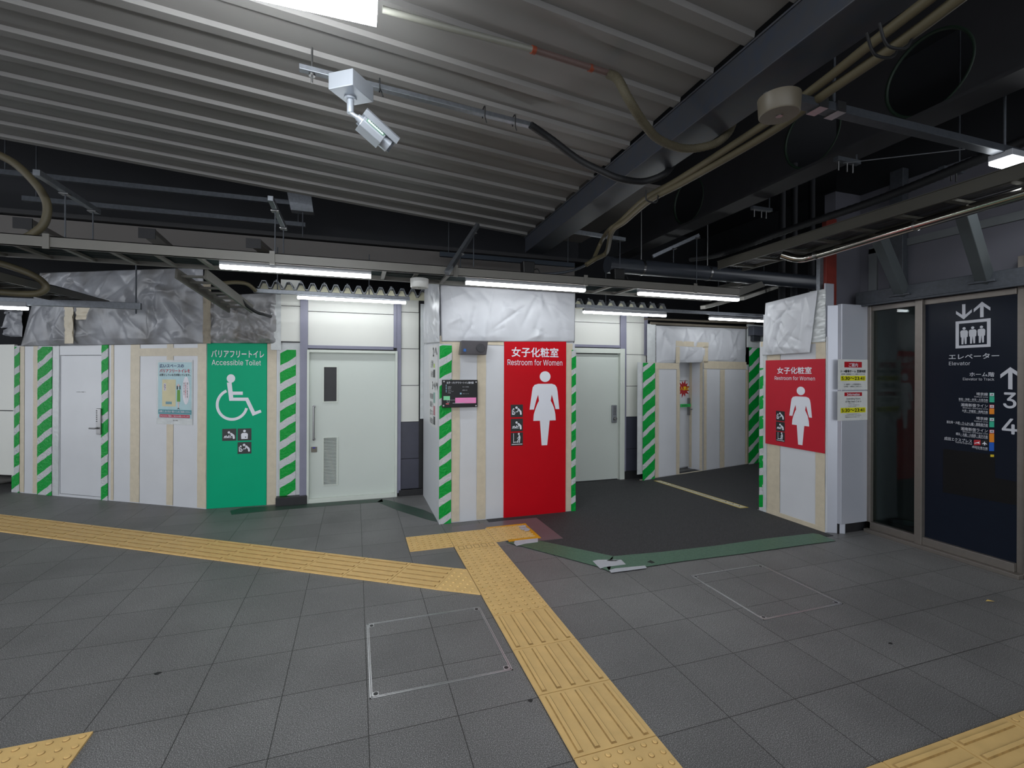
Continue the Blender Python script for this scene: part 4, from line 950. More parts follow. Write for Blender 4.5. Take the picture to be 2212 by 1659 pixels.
text(EL, t2, 'エレベーター', ze(437, 1082), ze(1382, 1180), EY, ltext, bold=0.016); text(EL, t2, 'Elevator', ze(437, 1232), ze(838, 1300), EY, ltext)
text(EL, t2, 'ホーム階', ze(826, 1432), ze(1292, 1515), EY, ltext, bold=0.016); text(EL, t2, 'Elevator to Track', ze(700, 1538), ze(1292, 1588), EY, ltext)
mb = MB(); mb.prism([E_(ze, x, y) for x, y in ((1552, 1750), (1552, 1440), (1405, 1545), (1405, 1472), (1592, 1335), (1752, 1440), (1752, 1520), (1632, 1440), (1632, 1760))], EY, -0.004); mb.build('up_arrow', ltext, t2)
text(EL, t2, '3', zf(1638, 180), zf(1902, 502), EY, ltext, bold=0.012); text(EL, t2, '4', zf(1612, 730), zf(1925, 1045), EY, ltext, bold=0.012)
for s_, a, b, c, d, bo in (('埼京線', 1065, 175, 1310, 240, .012), ('Saikyō Line', 1022, 250, 1310, 288, 0), ('新宿・池袋・赤羽・大宮方面', 695, 300, 1308, 346, .01), ('for Shinjuku, Ikebukuro, Akabane & Omiya', 697, 350, 1308, 378, 0),
                     ('湘南新宿ライン', 742, 412, 1308, 480, .012), ('Shōnan-Shinjuku Line', 777, 492, 1308, 532, 0), ('大宮・宇都宮・高崎方面', 765, 546, 1308, 594, .01), ('for Omiya, Utsunomiya & Takasaki', 800, 596, 1308, 622, 0),
                     ('埼京線', 1062, 690, 1308, 756, .012), ('Saikyō Line', 1020, 768, 1308, 808, 0), ('恵比寿・大崎・りんかい線・相鉄線方面', 440, 798, 1308, 858, .01), ('for Ebisu, Osaki, Rinkai Line & Sotetsu Line', 680, 856, 1308, 888, 0),
                     ('湘南新宿ライン', 740, 925, 1306, 995, .012), ('Shōnan-Shinjuku Line', 775, 1004, 1306, 1046, 0), ('横浜・大船・小田原・逗子方面', 635, 1048, 1306, 1106, .01), ('for Yokohama, Ofuna, Odawara & Zushi', 725, 1104, 1306, 1134, 0),
                     ('成田エクスプレス', 390, 1136, 975, 1208, .012), ('Narita Express', 632, 1220, 975, 1264, 0), ('成田空港方面', 975, 1312, 1304, 1360, .01), ('for Narita Airport', 1056, 1364, 1304, 1390, 0)):
    text(EL, t2, s_, zf(a, b), zf(c, d), EY, ltext, bold=bo)
def sw(a, b, c, d, mat, name='colour_block'):
    m_ = MB().prism([E_(zf, a, b), E_(zf, c, b + 2), E_(zf, c, d + 2), E_(zf, a, d)], EY, -0.004); return m_.build(name, mat, t2)
c_g = pm('line_green', (40, 170, 136), 0.4); c_o = pm('line_orange', (222, 130, 10), 0.4); c_b = pm('line_blue', (10, 84, 180), 0.4); c_r = pm('line_red', (176, 20, 36), 0.4)
for y_, s_, cf in ((180, 'JA', c_g), (432, 'JS', c_r), (706, 'JA', c_g), (958, 'JS', c_r)):
    sw(1340, y_, 1440, y_ + 76, cf); sw_ = MB().prism([EL.loc(*zf(a, b), EY - 0.001) for a, b in ((1350, y_ + 8), (1432, y_ + 9), (1432, y_ + 68), (1350, y_ + 67))], EY - 0.001, EY).build('line_code_plate', icon_white, t2)
    text(EL, t2, s_, zf(1362, y_ + 20), zf(1420, y_ + 56), EY - 0.002, ink, bold=0.02)
sw(1340, 262, 1442, 380, c_g); sw(1338, 514, 1440, 630, c_o); sw(1338, 790, 1438, 905, c_g); sw(1336, 1040, 1438, 1222, c_o); sw(1334, 1226, 1436, 1408, c_b)
sw(1012, 1172, 1152, 1285, c_r); sw(1168, 1180, 1302, 1295, black)
mb = MB(); mb.prism([EL.loc(*zf(x, y), EY - 0.001) for x, y in ((1022, 1240), (1080, 1225), (1138, 1208), (1120, 1232), (1138, 1258), (1080, 1240), (1030, 1252))], EY - 0.001, EY)
mb.prism([EL.loc(*zf(x, y), EY - 0.001) for x, y in ((1228, 1208), (1242, 1208), (1244, 1232), (1288, 1262), (1288, 1272), (1244, 1256), (1242, 1272), (1256, 1288), (1216, 1286), (1230, 1272), (1228, 1254), (1180, 1262), (1180, 1254), (1226, 1230))], EY - 0.001, EY)
mb.build('train_and_plane_symbol', icon_white, t2)
sw(1360, 1482, 1436, 1532, pm('yellow_scrap', (206, 180, 30), 0.5), 'peeled_sticker')
MB().prism([EL.loc(*z5(a, b), EY) for a, b in ((1036, 970), (1300, 1000), (1302, 1118), (1416, 1140), (1416, 1260), (1034, 1192))], EY + 0.0005, -0.004).build('dark_cover_film', pm('dark_cover_film', (25, 25, 26), 0.4, spec=0.1), t2)
# lobby behind the glass
struct('wall_lobby', MB().box(6.6, 6.7, 1.2, 3.5, 0, 2.9), pm('lobby_wall', (92, 96, 98), 0.6))
struct('wall_lobby_side', MB().box(5.06, 6.6, 3.42, 3.5, 0, 2.9), MATS['lobby_wall'])
struct('wall_lobby_front', MB().box(5.3, 6.6, 0.6, 0.7, 0, 2.9), MATS['lobby_wall'])
struct('ceiling_lobby', MB().box(5.06, 6.7, 0.6, 3.5, 2.85, 2.92), MATS['lobby_wall'])
t = thing('ceiling_lamp', 'unseen dim fill lamp added in the lobby behind the clear glass pane', 'lamp', (5.9, 2.6, 2.78)); MB().box(-0.06, 0.06, -0.5, 0.5, 0.012, 0.06).build('housing', lamp_body, t); MB().box(-0.05, 0.05, -0.48, 0.48, 0, 0.011).build('diffuser', emit('fill_diffuser', (0.93, 0.97, 1, 1), 3.0), t)  # added fill lamp, no such fixture seen; brightens the curtain and lobby
t = thing('umbrella_basket', 'small dark basket on the floor behind the clear glass pane', 'basket', (5.18, 3.22, 0))
mb = MB(); mb.tube([(0, 0, 0.004), (0, 0, 0.03)], [0.07, 0.08], 20); mb.tube([(0, 0, 0.03), (0, 0, 0.13)], [0.08, 0.13], 20, cap=False); mb.build('bowl', dgalv, t)
mb = MB(); mb.tube([(0.13 * math.cos(a), 0.13 * math.sin(a), 0.13) for a in [2 * math.pi * k / 24 for k in range(25)]], 0.006, 8, cap=False); mb.build('rim', black, t)
t = thing('hanging_curtain', 'pale hanging curtain strip seen through the clear glass pane', 'curtain', (5.6, 2.95, 0))
mb = MB(); vs = []
for j in range(2):
    for i in range(25): vs.append((0.03 * math.sin(i * 1.3), -0.25 + i * 0.018, 0.06 + 2.79 * j))
mb.add(vs, [(i, i + 1, 26 + i, 25 + i) for i in range(24)], 0, True); o = mb.build('curtain_cloth', pm('pale_cloth', (196, 204, 206), 0.7), t); so = o.modifiers.new('s', 'SOLIDIFY'); so.thickness = 0.004

# upper dark cladding, header beam and braces above the glass wall
struct('wall_right_upper', MB().box(5.08, 5.2, 0.2, 3.6, 2.35, 3.5), pm('dull_grey_upper_wall', (84, 84, 92), 0.6, var=0.15, scale=1.5))
struct('wall_right_return', MB().box(4.72, 5.2, 3.60, 3.72, 1.9, 3.5), MATS['dull_grey_upper_wall'])
hb = MB(); hb.box(4.90, 5.06, 1.3, 3.52, 2.30, 2.44); hb.box(4.87, 4.90, 1.3, 3.52, 2.29, 2.31)
tag(hb.build('header_beam', dgalv, None, 0.004), 'grey steel header beam running over the elevator glass wall', 'beam')
for (ub, vb, ut, vt), lab in (((1950, 632, 1900, 515), 'left one of the two slanted steel braces above the elevator glass'), ((2128, 603, 2086, 465), 'right one of the two slanted steel braces above the elevator glass')):
    pb = ona(ub, vb, 4.93); pt_ = ona(ut, vt, 4.42); t = thing('steel_brace', lab, 'brace', (pb.x, pb.y, pb.z), 0, None)
    dv = pt_ - pb; MB().bar((0, 0, -0.01), dv * 1.25, 0.09, 0.09, (1, 0, 0)).build('square_tube', pm('grey_green_steel', (84, 90, 92), 0.45, 0.4), t, 0.006)
    MB().box(-0.06, 0.06, -0.09, 0.09, -0.035, -0.015).build('foot_plate', dgalv, t, 0.003)
for b_ in (3.2, 2.05):
    tag(MB().box(5.0, 5.08, b_ - 0.06, b_ + 0.06, 2.44, 3.6).build('steel_post', dgalv, None, 0.004), ('farther' if b_ > 3 else 'nearer') + ' dark upright post behind the slanted braces above the elevator', 'post')
rust = pm('rust_red_primer', (112, 36, 26), 0.6, var=0.15)
RR = Fr((4.5, 3.56), (4.72, 3.56)); x0, x1, zl, zh = RR.rect((1787, 560), (1809, 657))
tag(MB().box(4.5 + x0, 4.5 + x1, 3.57, 3.62, zl - 0.02, 3.2).build('steel_post', rust, None, 0.003), 'rust red painted strip rising above the pale grey column', 'post')
x0, x1, zl, zh = RR.rect((1780, 613), (1798, 770)); tag(MB().box(4.5 + x0, 4.5 + x1, 3.545, 3.56, zl, zh).build('metal_flashing', alu, None, 0.002), 'thin pale metal flashing leaning beside the rust red strip', 'flashing')
x0, x1, zl, zh = RR.rect((1779, 550), (1787, 625)); tag(MB().box(4.5 + x0, 4.5 + x1, 3.60, 3.64, zl, 3.1).build('steel_post', galv, None, 0.002), 'thin pale ribbed upright left of the rust red strip', 'post')

# cream panel at the far left with rubble sack under it
LC = Fr(onz(-40, 1030), onz(27, 1040)); t = thing('hoarding', 'cream metal panel standing behind the striped tape at the left edge', 'hoarding', (0, 0, 0))
c0 = onb(-60, 900, 8.3); c1 = onb(30, 900, 7.98)
FL = Fr((c0.x, c0.y), (c1.x, c1.y)); t.location = FL.o; t.rotation_euler = (0, 0, FL.ang)
pz = FL.loc(10, 744)[1]; pm_ = FL.loc(10, 887)[1]; pb_ = FL.loc(10, 1026)[1]
MB().box(0, FL.len, 0, 0.04, pm_ + 0.006, pz).build('upper_panel', cream, t, 0.004); MB().box(0, FL.len, 0, 0.04, pb_, pm_ - 0.006).build('lower_panel', cream, t, 0.004)
MB().box(0, 0.05, 0.045, 0.09, 0, pz).build('post', galv, t); MB().box(FL.len - 0.1, FL.len - 0.05, 0.045, 0.09, 0, pz).build('post', galv, t); MB().box(0.0, FL.len, 0.005, 0.04, pm_ - 0.005, pm_ + 0.005).build('seam_strip', blackb, t)
sg = onz(12, 1047); mb = MB(); n = 18; vs = []
for j in range(9):
    for i in range(n):
        a = 2 * math.pi * i / n; p_ = math.pi * j / 8; r_ = 1 + 0.18 * noise.noise(Vector((math.cos(a) * 2, math.sin(a) * 2, j * 0.7)))
        vs.append((0.26 * math.sin(p_) * math.cos(a) * r_, 0.12 * math.sin(p_) * math.sin(a) * r_, max(0.0, 0.055 + 0.06 * math.cos(p_) * r_)))
mb.add(vs, [(j * n + i, j * n + (i + 1) % n, (j + 1) * n + (i + 1) % n, (j + 1) * n + i) for j in range(8) for i in range(n)], 0, True)
o = mb.build('sandbag', pm('grey_sack', (110, 108, 104), 0.8, bump=0.4, bscale=80)); o.location = (sg.x - 0.15, sg.y + 0.12, 0); tag(o, 'grey sack on the floor under the cream panel at the left edge', 'sack')

# plastic covers over the left hoarding
dirty = pm('grey_plastic_sheet', (150, 152, 158), 0.3, scale=3, c2=(110, 108, 106), thr=(0.45, 0.75), bump=0.15, bscale=14)
t = thing_on(HL, 'plastic_cover', 'big crumpled grey plastic sheet hung above the left hoarding', 'plastic sheet')
sheet(t, HL, [(88, 590), (440, 578), (444, 742), (48, 748)], -0.01, 'sheet', dirty, 31, amp=0.05, nx=150, ny=90, creases=90, top_pins=7, base_bulge=0.08)
for a, b, c, d, s_ in ((140, 662, 158, 742, 1), (165, 664, 214, 690, 2)):
    x0, x1, zl, zh = HL.rect((a, b), (c, d), -0.12); wavy(x0, x1, zl, zh, -0.115, 0.02, 200 + s_, 20, 8).build('masking_tape', beige, t)
t = thing_on(G, 'plastic_cover', 'shiny crumpled silver plastic sheet above the green sign', 'plastic sheet')
sheet(t, G, [(452, 640), (598, 632), (600, 742), (448, 741)], -0.01, 'sheet', pm('silver_plastic_sheet', (150, 150, 152), 0.22, scale=5, c2=(112, 106, 98), thr=(0.5, 0.7), bump=0.3, bscale=16), 43, amp=0.06, creases=70)
x0, x1, zl, zh = G.rect((440, 610), (456, 742), -0.03); wavy(x0, x1, zl, zh, -0.04, 0.02, 210, 30, 6).build('masking_tape', pm('dirty_tape_film', (150, 140, 122), 0.5, c2=(70, 64, 56), thr=(0.5, 0.8), scale=9), t)
x0, x1, zl, zh = G.rect((586, 636), (607, 756), -0.03); wavy(x0, x1, zl, zh, -0.03, 0.012, 211, 30, 6).build('clear_film', film, t)
t = thing_on(HL, 'plastic_cover', 'dim grey plastic sheet at the left edge below the lamp', 'plastic sheet')
c0 = HL.loc(-60, 700, 1.0)[0]
sheet(t, HL, [(-10, 668), (52, 672), (50, 728), (-10, 728)], 0.5, 'sheet', dirty, 37, amp=0.05, creases=20)

# ------------------------------------------------------------------ overhead: deck, beams, girders
pA = Vector((2.034, 5.647)); pB = Vector((1.93, 1.40)); bd = (pB - pA).normalized()
BZ0 = 3.13; e = ona(1134, 513, 2.034); BZ1 = e.z
bw = 0.255; pB2 = pA + bd * 7.0; sdv = Vector((-bd.y, bd.x)) * bw      # to the right of the left face
if sdv.x < 0: sdv = -sdv
mb = MB(); mb.slab([tuple(pA), tuple(pA + sdv), tuple(pB2 + sdv), tuple(pB2)], BZ0, BZ1)
for s_ in (0.0,): mb.slab([tuple(pA - sdv * 0.04), tuple(pA), tuple(pB2), tuple(pB2 - sdv * 0.04)], BZ1 - 0.012, BZ1)
tag(mb.build('steel_beam', beam_m, None, 0.005), 'big grey steel beam running from above the camera towards the back wall', 'beam')
# ribbed deck sloping down to the beam
d1 = ray(3700, 985); d1 = d1 / d1.x                      # direction of the ribs (per metre to the right)
d1 = Vector((1, d1.y, d1.z))
far_b = 5.62; per = 0.303; prof = []; z_dk = BZ1 + 0.012
b_ = far_b; mbd = MB(); sec = []
while b_ > -1.2:
    sec += [(b_, 0.0), (b_ - 0.062, 0.0), (b_ - 0.068, 0.028), (b_ - per + 0.012, 0.028)]; b_ -= per
sec.append((b_, 0.0)); xr = lambda b: pA.x + (b - pA.y) * (pB.x - pA.x) / (pB.y - pA.y) + 0.0
vs = []
for L_ in (0.0, -11.0):
    for b, h in sec:
        x = xr(b); vs.append((x + d1.x * L_, b + d1.y * L_, z_dk + h + d1.z * L_))
n = len(sec); mbd.add(vs, [(i, i + 1, n + i + 1, n + i) for i in range(n - 1)])
o = mbd.build('ceiling_deck', deckm); o['kind'] = 'structure'; so = o.modifiers.new('s', 'SOLIDIFY'); so.thickness = 0.004
def deck_z(x, y): 
    yy = y - d1.y * (x - pA.x); return z_dk + d1.z * (x - xr(yy))
# second girder with round openings
gA = Vector((3.60, 6.2)); gB = Vector((3.49, 1.0)); gd = (gB - gA).normalized(); gs = Vector((-gd.y, gd.x)); gs = gs if gs.x > 0 else -gs
G0, G1 = gA, gA + gd * 8.0
mb = MB(); mb.slab([tuple(G0), tuple(G0 + gs * 0.24), tuple(G1 + gs * 0.24), tuple(G1)], 3.30, 3.325)
mb.slab([tuple(G0), tuple(G0 + gs * 0.24), tuple(G1 + gs * 0.24), tuple(G1)], 4.3, 4.33)
GF = Fr(G0 + gs * 0.115, G1 + gs * 0.115)     # web plane (x runs towards the camera)
holes = []
for u, v in ((1752, 292), (2002, 160)):
    x, z = GF.loc(u, v); holes.append((x, z, 0.26))
holes.append((holes[0][0] - 1.6, holes[0][1], 0.26))
holes.sort(); xc = 0.0; wl = []
def web(x0, x1, hole=None):
    P = lambda x, z: tuple(GF.world(x, 0, z))
    if hole is None:
        mb.hexa([P(x0, 3.325), P(x1, 3.325), P(x1, 4.3), P(x0, 4.3)], gs.to_3d() * 0.012); return
    hx_, hz_, r_ = hole
    N = 20
    for sgn in (1, -1):
        arc = [(hx_ + r_ * math.cos(math.pi * k / N), hz_ + sgn * r_ * math.sin(math.pi * k / N)) for k in range(N + 1)]
        zz = 4.3 if sgn > 0 else 3.325
        for k in range(N):
            a, b = arc[k], arc[k + 1]
            mb.hexa([P(a[0], a[1]), P(b[0], b[1]), P(b[0], zz), P(a[0], zz)], gs.to_3d() * 0.012)
    if hx_ - r_ > x0: web(x0, hx_ - r_)
    if x1 > hx_ + r_: web(hx_ + r_, x1)
edges = [0.0] + [(holes[i][0] + holes[i + 1][0]) / 2 for i in range(len(holes) - 1)] + [8.0]
for i, h in enumerate(holes): web(edges[i], edges[i + 1], h)
t = mb.build('steel_girder', girder_m, None); tag(t, 'dark steel girder with round web openings right of the big beam', 'girder')
grn = pm('dim_green_ring', (12, 34, 20), 0.6)
for h in holes:
    m2 = MB(); m2.tube([tuple(GF.world(h[0] + h[2] * math.cos(a), 0.006, h[1] + h[2] * math.sin(a))) for a in [2 * math.pi * k / 40 for k in range(41)]], 0.012, 6, cap=False)
    m2.build('opening_ring', grn, t)
# cross girders far behind, fascia wall over the back wall
x0 = -12.0
struct('wall_fascia', MB().box(-9.0, 3.2, 6.62, 6.75, 3.02, 3.30), fascia_m)
tag(MB().box(-9.0, 3.4, 6.55, 6.85, 3.31, 3.36).build('steel_girder', girder_m), 'long dark girder edge above the taupe fascia at the back', 'girder')
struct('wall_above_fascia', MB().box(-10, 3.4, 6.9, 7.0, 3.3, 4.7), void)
struct('soffit_right', MB().box(2.32, 3.3, 4.4, 6.6, 3.62, 3.66), fascia_m)
# two dark channels crossing on the left
for (u0, v0, u1, v1, b_, lab) in ((-20, 372, 640, 438, 5.9, 'upper one of two dark steel channels crossing under the deck at the left'), (50, 420, 660, 494, 6.2, 'lower one of two dark steel channels crossing under the deck at the left')):
    p, q = onb(u0, v0, b_), onb(u1, v1, b_); p.z = q.z = (p.z + q.z) / 2
    t = thing('steel_channel', lab, 'channel', p); d = q - p; MB().bar((0, 0, 0), d, 0.05, 0.05).build('channel', dgalv, t)
    for f in (0.04, 0.97): MB().tube([d * f, d * f + Vector((0, 0, 4.7 - p.z))], 0.006, 8).build('threaded_rod', dgalv, t)
# deck hanger box at the channel ends
c = onb(650, 432, 5.9); t = thing('hanger_bracket', 'grey folded bracket hanging under the deck edge left of centre', 'bracket', c)
MB().hexa([(-0.1, -0.05, -0.14), (0.14, -0.05, -0.14), (0.10, -0.05, 0.16), (-0.16, -0.05, 0.16)], (0, 0.12, 0)).build('plate', galv, t, 0.004)
MB().tube([(0.02, 0, -0.14), (0.02, 0, -0.42)], 0.006).build('rod', dgalv, t)

# ------------------------------------------------------------------ cable trays
TZ = 2.505; FB, RB = 4.35, 4.82
t = thing('cable_tray', 'long beige ladder cable tray carrying three lit lamps over the signs', 'cable tray', (-6.0, FB, TZ))
mb = MB(); Lt = 10.2
for y in (0, RB - FB):
    s_ = 1 if y == 0 else -1
    mb.box(0, Lt, y, y + 0.004 * s_, 0, 0.085); mb.box(0, Lt, y, y + 0.022 * s_, 0, 0.006); mb.box(0, Lt, y, y + 0.022 * s_, 0.079, 0.085)
mb.build('side_rails', tray_m, t)
u_r = (47, 145, 247, 342, 433); xs_ = [onb(u, 570, 4.5).x + 6.0 for u in u_r]; stp = (xs_[-1] - xs_[0]) / 4
k = 0; x = xs_[0] - stp * 8
while x < Lt:
    if x > 0.03:
        MB().box(x, x + 0.035, 0.004, RB - FB - 0.004, 0.004, 0.024).build('rung', tray_m, t)
    x += stp
mb = MB(); rnd = random.Random(5)
for i in range(9):
    y = 0.04 + i * 0.045; pts = [(0.0 + Lt * j / 12, y + rnd.uniform(-.008, .008), 0.04 + rnd.uniform(0, .012)) for j in range(13)]
    mb.tube(smooth_path(pts, 3), 0.014 + rnd.uniform(-.003, .004), 8)
tag(mb.build('cable_bundle', pm('dark_teal_cables', (20, 34, 36), 0.6, var=0.3)), None); o = bpy.data.objects['cable_bundle']; o.location = (-6.0, FB, TZ); tag(o, 'dark teal cables lying in the long beige cable tray', 'cables', None, 'stuff')
mb = MB()
for u, v in ((100, 520), (588, 560), (984, 590), (1265, 610), (1502, 628)):
    c = onb(u, v, FB); MB().box(c.x + 6 - 0.02, c.x + 6 + 0.02, -0.01, 0.0, -0.01, 0.1).build('coupler_plate', tray_m, t)
# threaded rods and struts holding the tray
def hanger(u0, v0, u1, v1, b0, b1, lab, rods):
    p, q = onb(u0, v0, b0), onb(u1, v1, b1); t = thing('strut_hanger', lab, 'hanger', p); d = q - p
    MB().bar((0, 0, 0), d, 0.042, 0.042).build('strut_channel', galv, t, 0.003)
    for f, zz in rods:
        a = d * f; MB().tube([(a.x, a.y, a.z + 0.03), (a.x, a.y, zz - p.z)], 0.0055, 8).build('threaded_rod', dgalv, t)
        MB().box(a.x - 0.03, a.x + 0.03, a.y - 0.03, a.y + 0.03, a.z - 0.03, a.z - 0.022).build('washer_plate', steel, t)
hanger(78, 372, 212, 458, 4.2, 5.0, 'slanting steel strut with two rods holding the tray at the far left', ((0.42, 2.6), (0.9, 2.6)))
hanger(584, 428, 615, 494, 4.25, 5.0, 'short steel strut with two rods above the lamp over the green sign', ((0.3, 2.6), (0.9, 2.6)))
hanger(1032, 486, 965, 590, 4.9, 4.2, 'steel strut with rods slanting down to the tray near the round detector', ((0.15, 2.7), (0.6, 2.6)))
hanger(1510, 508, 1410, 554, 4.9, 5.1, 'thin strut hanging in the dark above the fat grey pipe', ((0.05, 2.75), (0.55, 2.85)))
hanger(1240, 500, 1350, 518, 4.8, 4.75, 'short strut crossing behind the beige conduits near the beam end', ((0.9, 2.62),))
# right ladder tray
a0_, a1_ = onz(1550, 582, 2.75), onz(2205, 386, 2.75); dv = (a1_ - a0_); Lr = dv.length + 0.9; an = math.atan2(dv.y, dv.x)
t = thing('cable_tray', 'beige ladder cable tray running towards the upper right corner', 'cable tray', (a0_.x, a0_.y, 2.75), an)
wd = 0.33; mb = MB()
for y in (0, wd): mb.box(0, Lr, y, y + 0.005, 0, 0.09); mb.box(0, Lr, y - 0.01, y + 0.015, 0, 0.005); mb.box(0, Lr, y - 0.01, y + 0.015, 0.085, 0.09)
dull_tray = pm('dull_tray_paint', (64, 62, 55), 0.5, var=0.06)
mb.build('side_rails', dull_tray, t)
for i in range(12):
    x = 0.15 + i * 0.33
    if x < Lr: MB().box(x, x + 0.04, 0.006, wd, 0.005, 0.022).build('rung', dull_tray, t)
mb = MB()
for i in range(7):
    y = 0.035 + i * 0.045; mb.tube(smooth_path([(Lr * j / 10, y + rnd.uniform(-.01, .01), 0.042 + rnd.uniform(0, .01)) for j in range(11)], 3), 0.013, 8)
o = mb.build('cable_bundle', pm('dark_grey_cables', (44, 44, 48), 0.6, var=0.3)); o.location = t.location; o.rotation_euler = t.rotation_euler; tag(o, 'dark grey cables lying in the tray towards the upper right corner', 'cables', None, 'stuff')
# left rising ladder rack and lower left tray
p0, p1 = onb(444, 592, 4.9), onb(545, 668, 6.0); t = thing('cable_rack', 'short steep beige ladder rack dropping behind the green sign lamp', 'cable rack', p0); dv = p1 - p0; off = Vector((-0.24, 0.05, 0))
mb = MB(); mb.bar((0, 0, 0), dv, 0.02, 0.09); mb.bar(off, dv + off, 0.02, 0.09); mb.build('side_rails', tray_m, t)
for i in range(7):
    f = (i + 0.5) / 7; MB().bar(dv * f, dv * f + off, 0.035, 0.02).build('rung', tray_m, t)
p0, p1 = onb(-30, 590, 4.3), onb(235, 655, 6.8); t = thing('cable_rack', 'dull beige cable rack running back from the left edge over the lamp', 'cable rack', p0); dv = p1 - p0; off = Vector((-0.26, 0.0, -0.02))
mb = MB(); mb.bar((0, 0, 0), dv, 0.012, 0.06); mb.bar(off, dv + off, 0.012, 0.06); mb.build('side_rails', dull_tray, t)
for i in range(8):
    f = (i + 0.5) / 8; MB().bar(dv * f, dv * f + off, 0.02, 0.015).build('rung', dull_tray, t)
mb = MB()
for i in range(5): o_ = off * ((i + 1) / 6) + Vector((0, 0, 0.03)); mb.tube([o_, dv * 0.5 + o_ + Vector((0, 0, .01)), dv + o_], 0.016, 8, rib=0.0)
mb.build('black_cables', rubber, t)
# lamp rail at the left with hanging rod
p0, p1 = onb(-40, 648, 6.0), onb(305, 661, 6.0); t = thing('lamp_rail', 'grey steel rail holding the lamp cut off by the left edge', 'rail', p0)
MB().bar((0, 0, 0), (p1.x - p0.x, 0, 0), 0.045, 0.07).build('rail', galv, t, 0.003)
rx = onb(294, 600, 6.0).x - p0.x; MB().tube([(rx, 0, 0.6), (rx, 0, -0.08)], 0.008, 8).build('threaded_rod', dgalv, t)

# ------------------------------------------------------------------ lamps
def lamp(label, x0, x1, y, z, w_=0.06, h=0.05, group=None, name='ceiling_lamp', rz=0.0, d_h=0.028, em=None):
    t = thing(name, label, 'lamp', (x0, y, z), rz, group); L_ = x1 - x0
    MB().box(0, L_, -w_ / 2, w_ / 2, d_h, d_h + h).build('housing', lamp_body, t, 0.004)
    s_ = w_ / 2 - 0.003
    sec = [(-s_, d_h), (-s_, 0.008), (-s_ + 0.008, 0.0), (s_ - 0.008, 0.0), (s_, 0.008), (s_, d_h)]
    mb = MB(); n = len(sec); vs = [(0.004, a, b) for a, b in sec] + [(L_ - 0.004, a, b) for a, b in sec]
    mb.add(vs, [(i, i + 1, n + i + 1, n + i) for i in range(n - 1)] + [list(range(n)), list(range(n, 2 * n))])
    mb.build('diffuser', em or lamp_e, t); return t
def lamp_px(label, p, q, b_, **k):
    a, c = onb(p[0], p[1], b_), onb(q[0], q[1], b_); return lamp(label, a.x, c.x, b_, (a.z + c.z) / 2, **k)
lamp_px('lit tube lamp under the tray above the green sign and door', (475, 581), (802, 600), 4.42)
lamp_px('lit tube lamp directly above the tall red women sign', (1006, 616), (1263, 629), 4.42)
lamp_px('lit tube lamp under the tray above the dark floor', (1379, 639), (1594, 649), 4.42)
lamp_px('lit tube lamp under the corrugated edge above the wide door', (642, 646), (877, 656), 5.85, w_=0.05, h=0.035)
lamp_px('lit tube lamp under the corrugated edge above the keypad door', (1260, 675), (1438, 686), 5.75, w_=0.05, h=0.035)
lamp_px('lit tube lamp above the recessed far door, cut by the right hoarding', (1533, 690), (1700, 699), 5.75, w_=0.05, h=0.035)
p = onb(60, 670, 6.0); lamp('lit tube lamp cut off by the left edge of the photo', p.x - 1.2, p.x, 6.0, p.z, w_=0.05)
pl = onz(816, 41, 3.22); lamp('bright lamp under the deck at the top edge of the photo', pl.x - 1.24, pl.x, pl.y + 0.06 - 0.06, 3.22, w_=0.13, h=0.05, em=lamp_e2, d_h=0.07)
pr = onz(2160, 352, 2.92); lamp('bright lamp at the right edge hanging on the cross rail', pr.x, pr.x + 1.0, pr.y, 2.92, w_=0.12, h=0.04)
# rails above the two door lamps and the corrugated deck ends
for (u0, v0, u1, v1, b_, lab) in ((548, 628, 885, 646, 5.82, 'steel rail under the corrugated edge above the wide door'), (1243, 662, 1655, 682, 5.72, 'steel rail under the corrugated edge above the keypad door')):
    p, q = onb(u0, v0, b_), onb(u1, v1, b_); zz = (p.z + q.z) / 2; t = thing('lamp_rail', lab, 'rail', (p.x, b_, zz))
    MB().box(0, q.x - p.x, -0.02, 0.02, -0.02, 0.025).build('rail', galv, t, 0.003)
    for f in (0.14, 0.72): MB().tube([((q.x - p.x) * f, 0, 0.02), ((q.x - p.x) * f, 0, 0.5)], 0.006, 8).build('threaded_rod', dgalv, t)
def corrugated(u0, u1, v, b0, b1, label, npk):
    p, q = onb(u0, v, b0), onb(u1, v + (u1 - u0) * 0.055, b0); L_ = q.x - p.x; per = L_ / npk; zc = (p.z + q.z) / 2
    t = thing('corrugated_deck', label, 'corrugated deck', (p.x, b0, zc)); sec = []
    for i in range(npk): x = per * i; sec += [(x, 0), (x + per * .12, 0), (x + per * .36, .075), (x + per * .64, .075), (x + per * .88, 0)]
    sec.append((L_, 0)); n = len(sec); mb = MB(); mb.add([(x, 0, z) for x, z in sec] + [(x, b1 - b0, z) for x, z in sec], [(i, i + 1, n + i + 1, n + i) for i in range(n - 1)])
    o = mb.build('ribbed_sheet', galv, t); so = o.modifiers.new('s', 'SOLIDIFY'); so.thickness = 0.006
    mb = MB(); mb.prism([(x, z - 0.02) for x, z in sec] + [(L_, -0.05), (0, -0.05)], 0.05, 0.06); mb.build('closure_strip', pm('dull_cream_foam', (150, 148, 128), 0.7), t)
    mb = MB()
    for i in range(npk): x = per * (i + .5); mb.tube([(x, 0.06, 0.07), (x, 0.06, 0.105 if i % 2 else 0.09)], 0.014, 8)
    mb.build('bolts', galv, t)
corrugated(556, 925, 620, 5.95, 6.26, 'corrugated metal deck edge above the wide door', 15)
corrugated(1240, 1442, 657, 5.9, 6.26, 'corrugated metal deck edge above the keypad door', 9)
mb = MB(); mb.box(-1.3, 4.9, 6.30, 6.42, 2.55, 2.62)
